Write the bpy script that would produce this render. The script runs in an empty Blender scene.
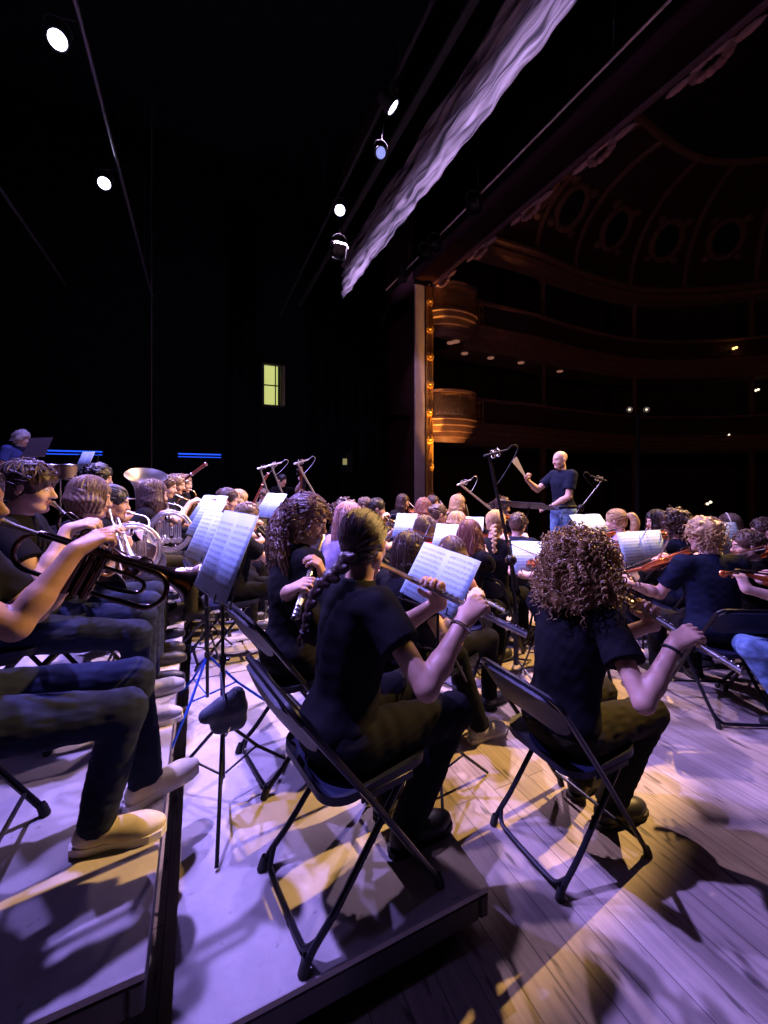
import bpy, math, random
import numpy as np
from mathutils import Vector, Matrix
rnd = random.Random(7)
scene = bpy.context.scene
COL = scene.collection
PI = math.pi
def V(*a): return np.array(a, dtype=float)
def nrm(a):
    a = np.asarray(a, float); return a / max(np.linalg.norm(a), 1e-9)

# ------------------------------------------------------------------ camera
# x = towards the audience, y = along the stage away from the camera, z = up
camd = bpy.data.cameras.new('camera'); cam = bpy.data.objects.new('camera', camd); COL.objects.link(cam)
camd.sensor_fit = 'VERTICAL'; camd.sensor_height = 36.0; camd.lens = 400 / 1024 * 36.0
camd.shift_y = -32 / 1024; camd.clip_start = 0.02; camd.clip_end = 200
cam.location = (0, 0, 1.6); cam.rotation_euler = (PI / 2, 0, -math.radians(24.7))
scene.camera = cam

# ------------------------------------------------------------------ colour management, world
scene.view_settings.view_transform = 'Standard'; scene.view_settings.look = 'None'
scene.view_settings.gamma = 1.0; scene.view_settings.use_curve_mapping = False
scene.view_settings.exposure = 0.18
world = bpy.data.worlds.new('dark_theatre'); scene.world = world; world.use_nodes = True
world.node_tree.nodes['Background'].inputs[0].default_value = (0.10, 0.10, 0.22, 1)
world.node_tree.nodes['Background'].inputs[1].default_value = 0.004
scene.cycles.max_bounces = 5; scene.cycles.use_denoising = True
scene.cycles.sample_clamp_indirect = 4.0

# ------------------------------------------------------------------ lamps of the place, and added fills
def spot(name, loc, target, power, color, size_deg, blend=0.4, radius=0.09):
    d = bpy.data.lights.new(name, 'SPOT'); o = bpy.data.objects.new(name, d); COL.objects.link(o)
    d.energy = power; d.color = color; d.spot_size = math.radians(size_deg); d.spot_blend = blend; d.shadow_soft_size = radius
    o.location = loc
    o.rotation_euler = (Vector(target) - Vector(loc)).to_track_quat('-Z', 'Y').to_euler()
    return o
def point(name, loc, power, color, radius=0.1):
    d = bpy.data.lights.new(name, 'POINT'); o = bpy.data.objects.new(name, d); COL.objects.link(o)
    d.energy = power; d.color = color; d.shadow_soft_size = radius; o.location = loc; return o
BLU = (0.36, 0.27, 1.0); LAV = (0.92, 0.62, 1.0); AMB = (1.0, 0.58, 0.20)
# (lamp position, aim, power, colour, cone) -- two lighting bars above the stage
RIG = [((-1.3, 0.75, 6.0), (0.9, 1.8, 0), 60, BLU, 70), ((-1.3, 2.9, 6.0), (0.8, 2.6, 0), 2300, BLU, 60),
       ((-1.3, 5.05, 6.0), (1.2, 3.8, 0), 1700, BLU, 80), ((-1.3, 7.2, 6.0), (0.6, 5.6, 0), 1700, BLU, 105),
       ((2.1, 2.2, 6.0), (3.8, 3.5, 0), 550, LAV, 52), ((2.1, 4.3, 6.0), (1.1, 4.5, 0), 2100, LAV, 60), ((2.1, 6.3, 6.0), (2.6, 5.6, 0), 1700, LAV, 86)]
for i, (l, t, pw, c, cone) in enumerate(RIG):
    spot('rig_spot', l, t, pw, c, cone, 0.8 if i == 1 else 0.5, 0.06)
# amber front-of-house lamp on the auditorium balcony, to the right of the picture
spot('amber_front_spot', (8.2, 2.4, 7.2), (0.8, 4.4, 0.0), 6000, AMB, 39.5, 0.12, 0.06)
point('house_fill', (14.0, 4.0, 5.0), 32, (1.0, 0.28, 0.2), 0.8)  # added fill with no fixture, so the dark auditorium shows
spot('jamb_footlight', (6.52, 10.12, 0.05), (6.45, 10.47, 4.0), 4200, (1.0, 0.46, 0.08), 11, 0.7, 0.03)
spot('jamb_fill', (4.75, 9.2, 6.75), (5.85, 10.5, 3.2), 110, (0.75, 0.5, 0.9), 60, 0.8, 0.05)  # added fill brightening the pale jamb, placed at an unlit lamp
spot('box_footlight', (6.75, 9.75, 0.5), (6.9, 10.3, 4.0), 620, (1.0, 0.45, 0.12), 50, 0.9, 0.04)

# ------------------------------------------------------------------ materials (procedural)
MATS = {}
def mat(name, color, rough=0.6, metal=0.0, var=0.0, vscale=20.0, bump=0.0, bscale=200.0, emit=None, estr=0.0, sheen=0.0, coat=0.0, spec=None):
    if name in MATS: return MATS[name]
    m = bpy.data.materials.new(name); m.use_nodes = True; MATS[name] = m
    nt = m.node_tree; b = nt.nodes['Principled BSDF']
    b.inputs['Base Color'].default_value = (*color, 1); b.inputs['Roughness'].default_value = rough; b.inputs['Metallic'].default_value = metal
    if spec is not None: b.inputs['Specular IOR Level'].default_value = spec
    if coat: b.inputs['Coat Weight'].default_value = coat
    if sheen: b.inputs['Sheen Weight'].default_value = sheen
    tc = None
    if var or bump:
        tc = nt.nodes.new('ShaderNodeTexCoord')
    if var:
        n = nt.nodes.new('ShaderNodeTexNoise'); n.inputs['Scale'].default_value = vscale; n.inputs['Detail'].default_value = 4
        nt.links.new(tc.outputs['Object'], n.inputs['Vector'])
        r = nt.nodes.new('ShaderNodeMapRange'); r.inputs[1].default_value = 0.3; r.inputs[2].default_value = 0.7
        r.inputs[3].default_value = 1 - var; r.inputs[4].default_value = 1 + var
        nt.links.new(n.outputs['Fac'], r.inputs[0])
        mx = nt.nodes.new('ShaderNodeVectorMath'); mx.operation = 'SCALE'; mx.inputs[0].default_value = color
        nt.links.new(r.outputs[0], mx.inputs['Scale']); nt.links.new(mx.outputs[0], b.inputs['Base Color'])
    if bump:
        n = nt.nodes.new('ShaderNodeTexNoise'); n.inputs['Scale'].default_value = bscale; n.inputs['Detail'].default_value = 3
        nt.links.new(tc.outputs['Object'], n.inputs['Vector'])
        bp = nt.nodes.new('ShaderNodeBump'); bp.inputs['Strength'].default_value = bump; bp.inputs['Distance'].default_value = 0.004
        nt.links.new(n.outputs['Fac'], bp.inputs['Height']); nt.links.new(bp.outputs[0], b.inputs['Normal'])
    if emit:
        b.inputs['Emission Color'].default_value = (*emit, 1); b.inputs['Emission Strength'].default_value = estr
    return m
def skin_mat(name, c):
    m = mat(name, c, 0.5, 0, 0.10, 30, 0.15, 300); b = m.node_tree.nodes['Principled BSDF']
    b.inputs['Subsurface Weight'].default_value = 0.0
    return m
SKIN = {'fair': skin_mat('skin_fair', (0.62, 0.40, 0.31)), 'warm': skin_mat('skin_warm', (0.52, 0.31, 0.21)), 'tan': skin_mat('skin_tan', (0.40, 0.23, 0.15))}
LIP = {k: mat('lip_' + k, tuple(x * y for x, y in zip(c, (0.85, 0.6, 0.62))), 0.4) for k, c in {'fair': (0.62, 0.40, 0.31), 'warm': (0.52, 0.31, 0.21), 'tan': (0.40, 0.23, 0.15)}.items()}
EYE = mat('eye_white', (0.75, 0.73, 0.70), 0.2); IRIS = mat('iris', (0.06, 0.035, 0.02), 0.15)
def hair_mat(name, c):
    m = mat('hair_' + name, c, 0.36, 0, 0.35, 60, 0.5, 260, spec=0.45); return m
HAIR = {k: hair_mat(k, c) for k, c in {
    'black': (0.012, 0.010, 0.010), 'darkbrown': (0.044, 0.025, 0.022), 'brown': (0.085, 0.054, 0.044), 'lightbrown': (0.18, 0.12, 0.085),
    'blond': (0.42, 0.29, 0.15), 'curlgold': (0.25, 0.15, 0.06), 'auburn': (0.17, 0.075, 0.06), 'mauve': (0.17, 0.095, 0.085), 'pinkblond': (0.60, 0.36, 0.30), 'grey': (0.45, 0.42, 0.42)}.items()}
CLOTH = {k: mat('cloth_' + k, c, 0.85, 0, 0.15, 12, 0.35, 500, spec=0.08) for k, c in {
    'black': (0.006, 0.006, 0.009), 'navy': (0.010, 0.014, 0.034), 'charcoal': (0.007, 0.007, 0.010), 'blue': (0.05, 0.07, 0.20),
    'grey': (0.16, 0.16, 0.19), 'lilac': (0.30, 0.24, 0.42), 'pink': (0.50, 0.25, 0.28), 'olive': (0.032, 0.029, 0.016), 'red': (0.35, 0.05, 0.05)}.items()}
CLOTH['jeans'] = mat('denim_dark', (0.015, 0.021, 0.050), 0.9, 0, 0.35, 25, 0.5, 700, spec=0.15)
CLOTH['lightjeans'] = mat('denim_light', (0.13, 0.22, 0.42), 0.9, 0, 0.35, 25, 0.5, 700, spec=0.15)
M = {}
M['chair'] = mat('chair_plastic', (0.010, 0.013, 0.038), 0.45, 0, 0.1, 30, 0.25, 900, spec=0.3)
M['chair_tube'] = mat('chair_tube', (0.020, 0.020, 0.026), 0.30, 0.6)
M['rubber'] = mat('rubber', (0.012, 0.012, 0.012), 0.7)
M['stand'] = mat('stand_black', (0.018, 0.018, 0.020), 0.35, 0.5)
M['stand_blue'] = mat('stand_blue', (0.02, 0.08, 0.55), 0.35, 0.3)
M['chrome'] = mat('chrome', (0.82, 0.82, 0.84), 0.24, 1.0)
M['silver'] = mat('silver_plate', (0.88, 0.86, 0.84), 0.30, 1.0, 0.1, 40)
M['brass'] = mat('brass', (0.75, 0.50, 0.18), 0.22, 1.0, 0.15, 20)
M['darkbrass'] = mat('dark_lacquer_brass', (0.10, 0.065, 0.045), 0.20, 1.0, 0.2, 25)
M['varnish'] = mat('violin_varnish', (0.42, 0.10, 0.025), 0.22, 0, 0.35, 14, coat=0.6)
M['varnish_dark'] = mat('cello_varnish', (0.22, 0.06, 0.02), 0.25, 0, 0.35, 9, coat=0.5)
M['ebony'] = mat('ebony', (0.012, 0.010, 0.009), 0.3)
M['wood_bow'] = mat('bow_wood', (0.20, 0.07, 0.03), 0.3)
M['bassoon'] = mat('bassoon_maple', (0.20, 0.05, 0.03), 0.25, 0, 0.2, 20, coat=0.5)
M['hairwhite'] = mat('bow_hair', (0.75, 0.72, 0.65), 0.6)
M['black'] = mat('black_paint', (0.008, 0.008, 0.010), 0.6)
M['fixture'] = mat('lamp_housing', (0.010, 0.010, 0.012), 0.8)
M['lens'] = mat('lamp_lens', (0.8, 0.8, 1.0), 0.2, emit=(0.72, 0.70, 1.0), estr=11.0)
M['ledblue'] = mat('blue_led', (0.02, 0.05, 0.8), 0.3, emit=(0.02, 0.10, 1.0), estr=1.1)
M['gold'] = mat('gilded_plaster', (0.72, 0.40, 0.11), 0.38, 0.5, 0.25, 14, 0.4, 60)
M['pale'] = mat('painted_jamb', (0.55, 0.46, 0.50), 0.6, 0, 0.12, 3)
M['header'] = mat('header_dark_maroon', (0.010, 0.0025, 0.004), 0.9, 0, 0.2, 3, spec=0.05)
M['bluelit'] = mat('painted_blue_light', (.3, .35, .6), 0.3, emit=(0.35, 0.4, 1.0), estr=0.7)  # glow stands in for blue light falling on a lamp body
M['desk_lit'] = mat('stand_black_lit', (0.075, 0.06, 0.065), 0.5)  # paler copy of the stand black, light put into its colour
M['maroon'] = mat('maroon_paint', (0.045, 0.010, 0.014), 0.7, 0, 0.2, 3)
M['house'] = mat('house_wall', (0.06, 0.018, 0.016), 0.8, 0, 0.25, 2)
M['plaster_pink'] = mat('dusty_plaster', (0.30, 0.15, 0.14), 0.7, 0, 0.2, 5)
M['house_trim'] = mat('house_plaster', (0.20, 0.10, 0.065), 0.6, 0, 0.2, 5, 0.3, 40)
M['void'] = mat('dark_opening', (0.006, 0.005, 0.006), 0.9)
M['wallblack'] = mat('black_masonry', (0.008, 0.008, 0.012), 0.9, 0, 0.3, 4, 0.4, 30, spec=0.05)
M['drape'] = mat('black_drape', (0.007, 0.007, 0.010), 0.95, 0, 0.2, 6, spec=0.05)
M['teaser'] = mat('grey_border_cloth', (0.34, 0.30, 0.32), 0.9)
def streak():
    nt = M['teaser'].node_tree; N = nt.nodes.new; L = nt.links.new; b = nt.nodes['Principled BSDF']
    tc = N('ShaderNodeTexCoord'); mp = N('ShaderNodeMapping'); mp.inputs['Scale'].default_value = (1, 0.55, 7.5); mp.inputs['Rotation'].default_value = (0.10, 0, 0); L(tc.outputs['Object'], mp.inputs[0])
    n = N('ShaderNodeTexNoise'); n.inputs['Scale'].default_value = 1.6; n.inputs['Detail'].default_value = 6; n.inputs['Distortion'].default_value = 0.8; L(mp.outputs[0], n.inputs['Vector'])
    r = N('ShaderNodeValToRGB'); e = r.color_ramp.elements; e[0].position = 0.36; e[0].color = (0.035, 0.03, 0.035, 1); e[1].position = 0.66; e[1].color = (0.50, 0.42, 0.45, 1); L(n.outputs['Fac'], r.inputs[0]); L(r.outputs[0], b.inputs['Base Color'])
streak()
M['cable'] = mat('cable', (0.01, 0.01, 0.01), 0.6)
M['rail_steel'] = mat('bar_steel', (0.40, 0.40, 0.44), 0.35, 0.9)
M['shoe_blue'] = mat('shoe_knit_blue', (0.16, 0.19, 0.38), 0.8, 0, 0.3, 60, 0.5, 400)
M['shoe_cream'] = mat('shoe_cream', (0.62, 0.55, 0.38), 0.55, 0, 0.1, 30)
M['shoe_black'] = mat('shoe_black', (0.014, 0.014, 0.016), 0.5)
M['shoe_grey'] = mat('shoe_grey', (0.30, 0.29, 0.32), 0.7, 0, 0.2, 50)
M['sole_white'] = mat('sole_white', (0.70, 0.68, 0.62), 0.6)
M['sole_dark'] = mat('sole_dark', (0.02, 0.02, 0.02), 0.7)
M['window_lit'] = mat('lit_pane', (0.8, 0.85, 0.4), 0.5, emit=(0.78, 0.86, 0.26), estr=0.62)
M['window_frame'] = mat('window_frame_paint', (0.05, 0.06, 0.04), 0.6)
M['drumshell'] = mat('drum_shell', (0.55, 0.42, 0.40), 0.3, 0.7)
M['skinhead'] = mat('drum_head', (0.75, 0.73, 0.70), 0.5)
M['bag'] = mat('bag_nylon', (0.045, 0.055, 0.09), 0.6, 0, 0.2, 30, 0.4, 200)
M['fan'] = mat('folded_fan_paper', (0.50, 0.47, 0.42), 0.7, 0, 0.1, 40)
M['glasses'] = mat('spectacle_frame', (0.012, 0.012, 0.014), 0.3)
M['steel_tuner'] = mat('tie_elastic', (0.02, 0.02, 0.03), 0.7)
M['warmbulb'] = mat('warm_bulb', (1, .7, .3), 0.4, emit=(1.0, 0.55, 0.15), estr=3.0)
M['whitebulb'] = mat('pale_bulb', (1, .95, .8), 0.4, emit=(1.0, 0.85, 0.6), estr=1.6)

def node_floor():
    m = bpy.data.materials.new('stage_planks'); m.use_nodes = True; nt = m.node_tree; b = nt.nodes['Principled BSDF']
    N = nt.nodes.new; L = nt.links.new
    tc = N('ShaderNodeTexCoord'); sp = N('ShaderNodeSeparateXYZ'); L(tc.outputs['Object'], sp.inputs[0])
    cb = N('ShaderNodeCombineXYZ'); L(sp.outputs['Y'], cb.inputs['X']); L(sp.outputs['X'], cb.inputs['Y'])
    br = N('ShaderNodeTexBrick'); L(cb.outputs[0], br.inputs['Vector'])
    br.inputs['Scale'].default_value = 1.0; br.inputs['Brick Width'].default_value = 2.6; br.inputs['Row Height'].default_value = 0.115
    br.inputs['Mortar Size'].default_value = 0.0028; br.inputs['Mortar Smooth'].default_value = 0.3; br.inputs['Bias'].default_value = -0.1
    br.offset = 0.37; br.offset_frequency = 2
    br.inputs['Color1'].default_value = (0.43, 0.35, 0.29, 1); br.inputs['Color2'].default_value = (0.34, 0.28, 0.235, 1); br.inputs['Mortar'].default_value = (0.17, 0.14, 0.12, 1)
    # grain stretched along the planks
    mp = N('ShaderNodeMapping'); mp.inputs['Scale'].default_value = (2.0, 45.0, 1.0); L(cb.outputs[0], mp.inputs[0])
    n1 = N('ShaderNodeTexNoise'); n1.inputs['Scale'].default_value = 1.0; n1.inputs['Detail'].default_value = 6; L(mp.outputs[0], n1.inputs['Vector'])
    mp2 = N('ShaderNodeMapping'); mp2.inputs['Scale'].default_value = (5.0, 22.0, 1.0); L(cb.outputs[0], mp2.inputs[0])
    n2 = N('ShaderNodeTexNoise'); n2.inputs['Scale'].default_value = 1.0; n2.inputs['Detail'].default_value = 2; L(mp2.outputs[0], n2.inputs['Vector'])
    r2 = N('ShaderNodeMapRange'); r2.inputs[1].default_value = 0.62; r2.inputs[2].default_value = 0.70; r2.inputs[3].default_value = 1.0; r2.inputs[4].default_value = 0.35; L(n2.outputs['Fac'], r2.inputs[0])
    n3 = N('ShaderNodeTexNoise'); n3.inputs['Scale'].default_value = 2.2; n3.inputs['Detail'].default_value = 5; L(tc.outputs['Object'], n3.inputs['Vector'])
    r3 = N('ShaderNodeMapRange'); r3.inputs[1].default_value = 0.3; r3.inputs[2].default_value = 0.7; r3.inputs[3].default_value = 0.62; r3.inputs[4].default_value = 1.25; L(n3.outputs['Fac'], r3.inputs[0])
    r1 = N('ShaderNodeMapRange'); r1.inputs[1].default_value = 0.25; r1.inputs[2].default_value = 0.75; r1.inputs[3].default_value = 0.75; r1.inputs[4].default_value = 1.2; L(n1.outputs['Fac'], r1.inputs[0])
    a = N('ShaderNodeMath'); a.operation = 'MULTIPLY'; L(r1.outputs[0], a.inputs[0]); L(r2.outputs[0], a.inputs[1])
    a2 = N('ShaderNodeMath'); a2.operation = 'MULTIPLY'; L(a.outputs[0], a2.inputs[0]); L(r3.outputs[0], a2.inputs[1])
    sc = N('ShaderNodeVectorMath'); sc.operation = 'SCALE'; L(br.outputs['Color'], sc.inputs[0]); L(a2.outputs[0], sc.inputs['Scale'])
    L(sc.outputs[0], b.inputs['Base Color']); b.inputs['Roughness'].default_value = 0.5
    bp = N('ShaderNodeBump'); bp.inputs['Strength'].default_value = 0.4; bp.inputs['Distance'].default_value = 0.004
    iv = N('ShaderNodeMath'); iv.operation = 'SUBTRACT'; iv.inputs[0].default_value = 1.0; L(br.outputs['Fac'], iv.inputs[1]); L(iv.outputs[0], bp.inputs['Height']); L(bp.outputs[0], b.inputs['Normal'])
    return m
M['floor'] = node_floor()
def node_deck():
    m = bpy.data.materials.new('worn_platform_deck'); m.use_nodes = True; nt = m.node_tree; b = nt.nodes['Principled BSDF']
    N = nt.nodes.new; L = nt.links.new
    tc = N('ShaderNodeTexCoord')
    n1 = N('ShaderNodeTexNoise'); n1.inputs['Scale'].default_value = 3.5; n1.inputs['Detail'].default_value = 6; n1.inputs['Roughness'].default_value = 0.65; L(tc.outputs['Object'], n1.inputs['Vector'])
    r = N('ShaderNodeValToRGB'); r.color_ramp.elements[0].position = 0.32; r.color_ramp.elements[0].color = (0.30, 0.27, 0.27, 1); r.color_ramp.elements[1].position = 0.68; r.color_ramp.elements[1].color = (0.46, 0.42, 0.41, 1)
    L(n1.outputs['Fac'], r.inputs[0])
    n2 = N('ShaderNodeTexNoise'); n2.inputs['Scale'].default_value = 26; n2.inputs['Detail'].default_value = 3; L(tc.outputs['Object'], n2.inputs['Vector'])
    q = N('ShaderNodeMapRange'); q.inputs[1].default_value = 0.66; q.inputs[2].default_value = 0.74; q.inputs[3].default_value = 1.0; q.inputs[4].default_value = 0.6; L(n2.outputs['Fac'], q.inputs[0])
    s = N('ShaderNodeVectorMath'); s.operation = 'SCALE'; L(r.outputs[0], s.inputs[0]); L(q.outputs[0], s.inputs['Scale'])
    L(s.outputs[0], b.inputs['Base Color']); b.inputs['Roughness'].default_value = 0.6
    return m
M['deck'] = node_deck()
def node_sheet():
    m = bpy.data.materials.new('printed_music_paper'); m.use_nodes = True; nt = m.node_tree; b = nt.nodes['Principled BSDF']
    N = nt.nodes.new; L = nt.links.new
    def mth(op, a, bb=None):
        n = N('ShaderNodeMath'); n.operation = op
        for i, x in enumerate((a, bb)):
            if x is None: continue
            if isinstance(x, (int, float)): n.inputs[i].default_value = x
            else: L(x, n.inputs[i])
        return n.outputs[0]
    tc = N('ShaderNodeTexCoord'); sp = N('ShaderNodeSeparateXYZ'); L(tc.outputs['Object'], sp.inputs[0])
    y = mth('MULTIPLY', sp.outputs['Y'], 1 / 0.027); fy = mth('FRACT', mth('ADD', y, 20.0))
    band = mth('MULTIPLY', mth('GREATER_THAN', fy, 0.22), mth('LESS_THAN', fy, 0.70))
    lines = mth('LESS_THAN', mth('FRACT', mth('MULTIPLY', fy, 10.0)), 0.35)
    ax = mth('ABSOLUTE', sp.outputs['X']); inside = mth('MULTIPLY', mth('GREATER_THAN', ax, 0.016), mth('LESS_THAN', ax, 0.197))
    ay = mth('ABSOLUTE', sp.outputs['Y']); inside = mth('MULTIPLY', inside, mth('LESS_THAN', ay, 0.132))
    no = N('ShaderNodeTexNoise'); no.inputs['Scale'].default_value = 170; L(tc.outputs['Object'], no.inputs['Vector'])
    notes = mth('GREATER_THAN', no.outputs['Fac'], 0.57)
    ink = mth('MULTIPLY', mth('MULTIPLY', band, inside), mth('MAXIMUM', mth('MULTIPLY', lines, 0.6), mth('MULTIPLY', notes, 0.8)))
    mx = N('ShaderNodeMix'); mx.data_type = 'RGBA'; L(ink, mx.inputs['Factor'])
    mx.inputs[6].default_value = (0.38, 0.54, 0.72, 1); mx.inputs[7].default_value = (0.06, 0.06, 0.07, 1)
    L(mx.outputs[2], b.inputs['Base Color']); b.inputs['Roughness'].default_value = 0.6
    return m
M['sheet'] = node_sheet()

# ------------------------------------------------------------------ mesh helpers
def link_mesh(name, verts, faces, m, parent=None, smooth=True, mats=None, midx=None):
    me = bpy.data.meshes.new(name)
    verts = np.asarray(verts, np.float32).reshape(-1, 3)
    if isinstance(faces, np.ndarray):
        nf, k = faces.shape
        me.vertices.add(len(verts)); me.vertices.foreach_set('co', verts.ravel())
        me.loops.add(nf * k); me.loops.foreach_set('vertex_index', faces.astype(np.int32).ravel())
        me.polygons.add(nf); me.polygons.foreach_set('loop_start', np.arange(0, nf * k, k, dtype=np.int32))
        me.update(calc_edges=True)
    else:
        me.from_pydata([tuple(v) for v in verts.tolist()], [], [tuple(f) for f in faces]); me.update()
    for mm in (mats or [m]): me.materials.append(mm)
    if midx is not None: me.polygons.foreach_set('material_index', np.asarray(midx, np.int32))
    me.polygons.foreach_set('use_smooth', np.full(len(me.polygons), smooth, bool))
    o = bpy.data.objects.new(name, me); COL.objects.link(o)
    if parent is not None: o.parent = parent
    return o
def tag(o, label=None, cat=None, group=None, kind=None):
    if label: o['label'] = label
    if cat: o['category'] = cat
    if group: o['group'] = group
    if kind: o['kind'] = kind
    return o
def thing(name, label, cat, loc=(0, 0, 0), rotz=0.0, group=None, matrix=None):
    o = bpy.data.objects.new(name, None); COL.objects.link(o); o.empty_display_size = 0.1
    if matrix is not None: o.matrix_world = matrix
    else: o.location = loc; o.rotation_euler = (0, 0, rotz)
    return tag(o, label, cat, group)
def copy_tree(o, parent=None):
    c = o.copy(); COL.objects.link(c)
    if parent is not None: c.parent = parent
    for ch in list(o.children): copy_tree(ch, c)
    return c
def frame(xa, zhint=(0, 0, 1), org=(0, 0, 0)):
    x = nrm(xa); z = np.asarray(zhint, float); z = z - x * np.dot(x, z)
    if np.linalg.norm(z) < 1e-4: z = V(1, 0, 0) - x * x[0]
    z = nrm(z); y = np.cross(z, x)
    return Matrix(((x[0], y[0], z[0], org[0]), (x[1], y[1], z[1], org[1]), (x[2], y[2], z[2], org[2]), (0, 0, 0, 1)))
def smooth_path(pts, sub=6):
    P = [np.asarray(p, float) for p in pts]; out = []
    Q = [2 * P[0] - P[1]] + P + [2 * P[-1] - P[-2]]
    for i in range(1, len(Q) - 2):
        a, b, c, d = Q[i - 1:i + 3]
        for k in range(sub):
            t = k / sub
            out.append(0.5 * ((2 * b) + (c - a) * t + (2 * a - 5 * b + 4 * c - d) * t * t + (3 * b - a - 3 * c + d) * t ** 3))
    out.append(P[-1]); return out
def arc(c, r, a0, a1, n, ax=(1, 0, 0), ay=(0, 1, 0)):
    c, ax, ay = map(lambda q: np.asarray(q, float), (c, ax, ay))
    return [c + r * (math.cos(a0 + (a1 - a0) * i / n) * ax + math.sin(a0 + (a1 - a0) * i / n) * ay) for i in range(n + 1)]
class MB:
    def __init__(s): s.v = []; s.f = []
    def box(s, c, size, R=None, bev=0.0):
        c = np.asarray(c, float); h = np.asarray(size, float) / 2
        if bev <= 0:
            P = [V(x, y, z) * h for z in (-1, 1) for y in (-1, 1) for x in (-1, 1)]
            F = [(0, 2, 3, 1), (4, 5, 7, 6), (0, 1, 5, 4), (2, 6, 7, 3), (0, 4, 6, 2), (1, 3, 7, 5)]
        else:
            b = min(bev, h.min() * 0.9); P = []; F = []
            o = [(1, 1), (-1, 1), (-1, -1), (1, -1)]
            def ring(ix, iy, z):
                r = []
                for (sx, sy), sw in zip(o, (0, 1, 0, 1)):
                    p1 = V(sx * (ix), sy * (iy - b), z); p2 = V(sx * (ix - b), sy * iy, z)
                    r += [p1, p2] if sw == 0 else [p2, p1]
                return r
            rs = [ring(h[0] - b, h[1] - b, -h[2]), ring(h[0], h[1], -h[2] + b), ring(h[0], h[1], h[2] - b), ring(h[0] - b, h[1] - b, h[2])]
            for r in rs: P += r
            for k in range(3):
                for i in range(8): F.append((k * 8 + i, k * 8 + (i + 1) % 8, k * 8 + 8 + (i + 1) % 8, k * 8 + 8 + i))
            F.append(tuple(reversed(range(8)))); F.append(tuple(range(24, 32)))
        n = len(s.v)
        for p in P: s.v.append((R @ p if R is not None else p) + c)
        for f in F: s.f.append(tuple(i + n for i in f))
        return s
    def tube(s, pts, r, n=8, closed=False, cap=True, flat=None):
        P = [np.asarray(p, float) for p in pts]; m = len(P)
        R = r if hasattr(r, '__len__') else [r] * m
        if len(R) != m: R = np.interp(np.linspace(0, 1, m), np.linspace(0, 1, len(R)), R)
        T = []
        for i in range(m):
            a = P[(i - 1) % m] if (closed or i > 0) else P[i]; b = P[(i + 1) % m] if (closed or i < m - 1) else P[i]
            T.append(nrm(b - a))
        u = np.cross(T[0], V(0, 0, 1))
        if np.linalg.norm(u) < 0.05: u = np.cross(T[0], V(1, 0, 0))
        u = nrm(u); base = len(s.v)
        for i in range(m):
            u = u - T[i] * np.dot(u, T[i]); u = nrm(u); w = np.cross(T[i], u)
            for k in range(n):
                a = 2 * PI * k / n
                s.v.append(P[i] + R[i] * (math.cos(a) * u + math.sin(a) * w))
        for i in range(m if closed else m - 1):
            j = (i + 1) % m
            for k in range(n):
                k2 = (k + 1) % n
                s.f.append((base + i * n + k, base + i * n + k2, base + j * n + k2, base + j * n + k))
        if cap and not closed:
            s.f.append(tuple(base + k for k in reversed(range(n)))); s.f.append(tuple(base + (m - 1) * n + k for k in range(n)))
        return s
    def lathe(s, prof, org=(0, 0, 0), axis=(0, 0, 1), n=20, cap=False):
        a = nrm(axis); F = frame(a); y = V(F[0][1], F[1][1], F[2][1]); z = V(F[0][2], F[1][2], F[2][2]); org = np.asarray(org, float); base = len(s.v)
        for (t, r) in prof:
            for k in range(n):
                q = 2 * PI * k / n; s.v.append(org + a * t + r * (math.cos(q) * y + math.sin(q) * z))
        for i in range(len(prof) - 1):
            for k in range(n):
                k2 = (k + 1) % n; s.f.append((base + i * n + k, base + i * n + k2, base + (i + 1) * n + k2, base + (i + 1) * n + k))
        if cap:
            s.f.append(tuple(base + k for k in reversed(range(n)))); s.f.append(tuple(base + (len(prof) - 1) * n + k for k in range(n)))
        return s
    def ell(s, c, r, n=12, m=8, R=None):
        c = np.asarray(c, float); r = np.asarray(r, float) * np.ones(3); base = len(s.v)
        for i in range(m + 1):
            t = PI * i / m
            for k in range(n):
                q = 2 * PI * k / n; p = V(math.sin(t) * math.cos(q), math.sin(t) * math.sin(q), math.cos(t)) * r
                s.v.append((R @ p if R is not None else p) + c)
        for i in range(m):
            for k in range(n):
                k2 = (k + 1) % n; s.f.append((base + i * n + k, base + (i + 1) * n + k, base + (i + 1) * n + k2, base + i * n + k2))
        return s
    def poly_prism(s, outline, h0, h1, tf=None):
        n = len(outline); base = len(s.v); tf = tf or (lambda x, y, z: V(x, y, z))
        for h in (h0, h1):
            for (x, y) in outline: s.v.append(tf(x, y, h))
        for i in range(n): s.f.append((base + i, base + (i + 1) % n, base + n + (i + 1) % n, base + n + i))
        s.f.append(tuple(base + i for i in reversed(range(n)))); s.f.append(tuple(base + n + i for i in range(n)))
        return s
    def quad(s, a, b, c, d):
        n = len(s.v); s.v += [np.asarray(q, float) for q in (a, b, c, d)]; s.f.append((n, n + 1, n + 2, n + 3)); return s
    def build(s, name, m, parent=None, smooth=True):
        if not isinstance(m, bpy.types.Material): m = M[m]
        o = link_mesh(name, np.array(s.v), s.f, m, parent, smooth)
        if smooth:
            try: o.data.set_sharp_from_angle(angle=math.radians(40))
            except Exception: pass
        return o
def struct(name, mb, m, smooth=False):
    o = mb.build(name, m, None, smooth); o['kind'] = 'structure'; return o
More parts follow.
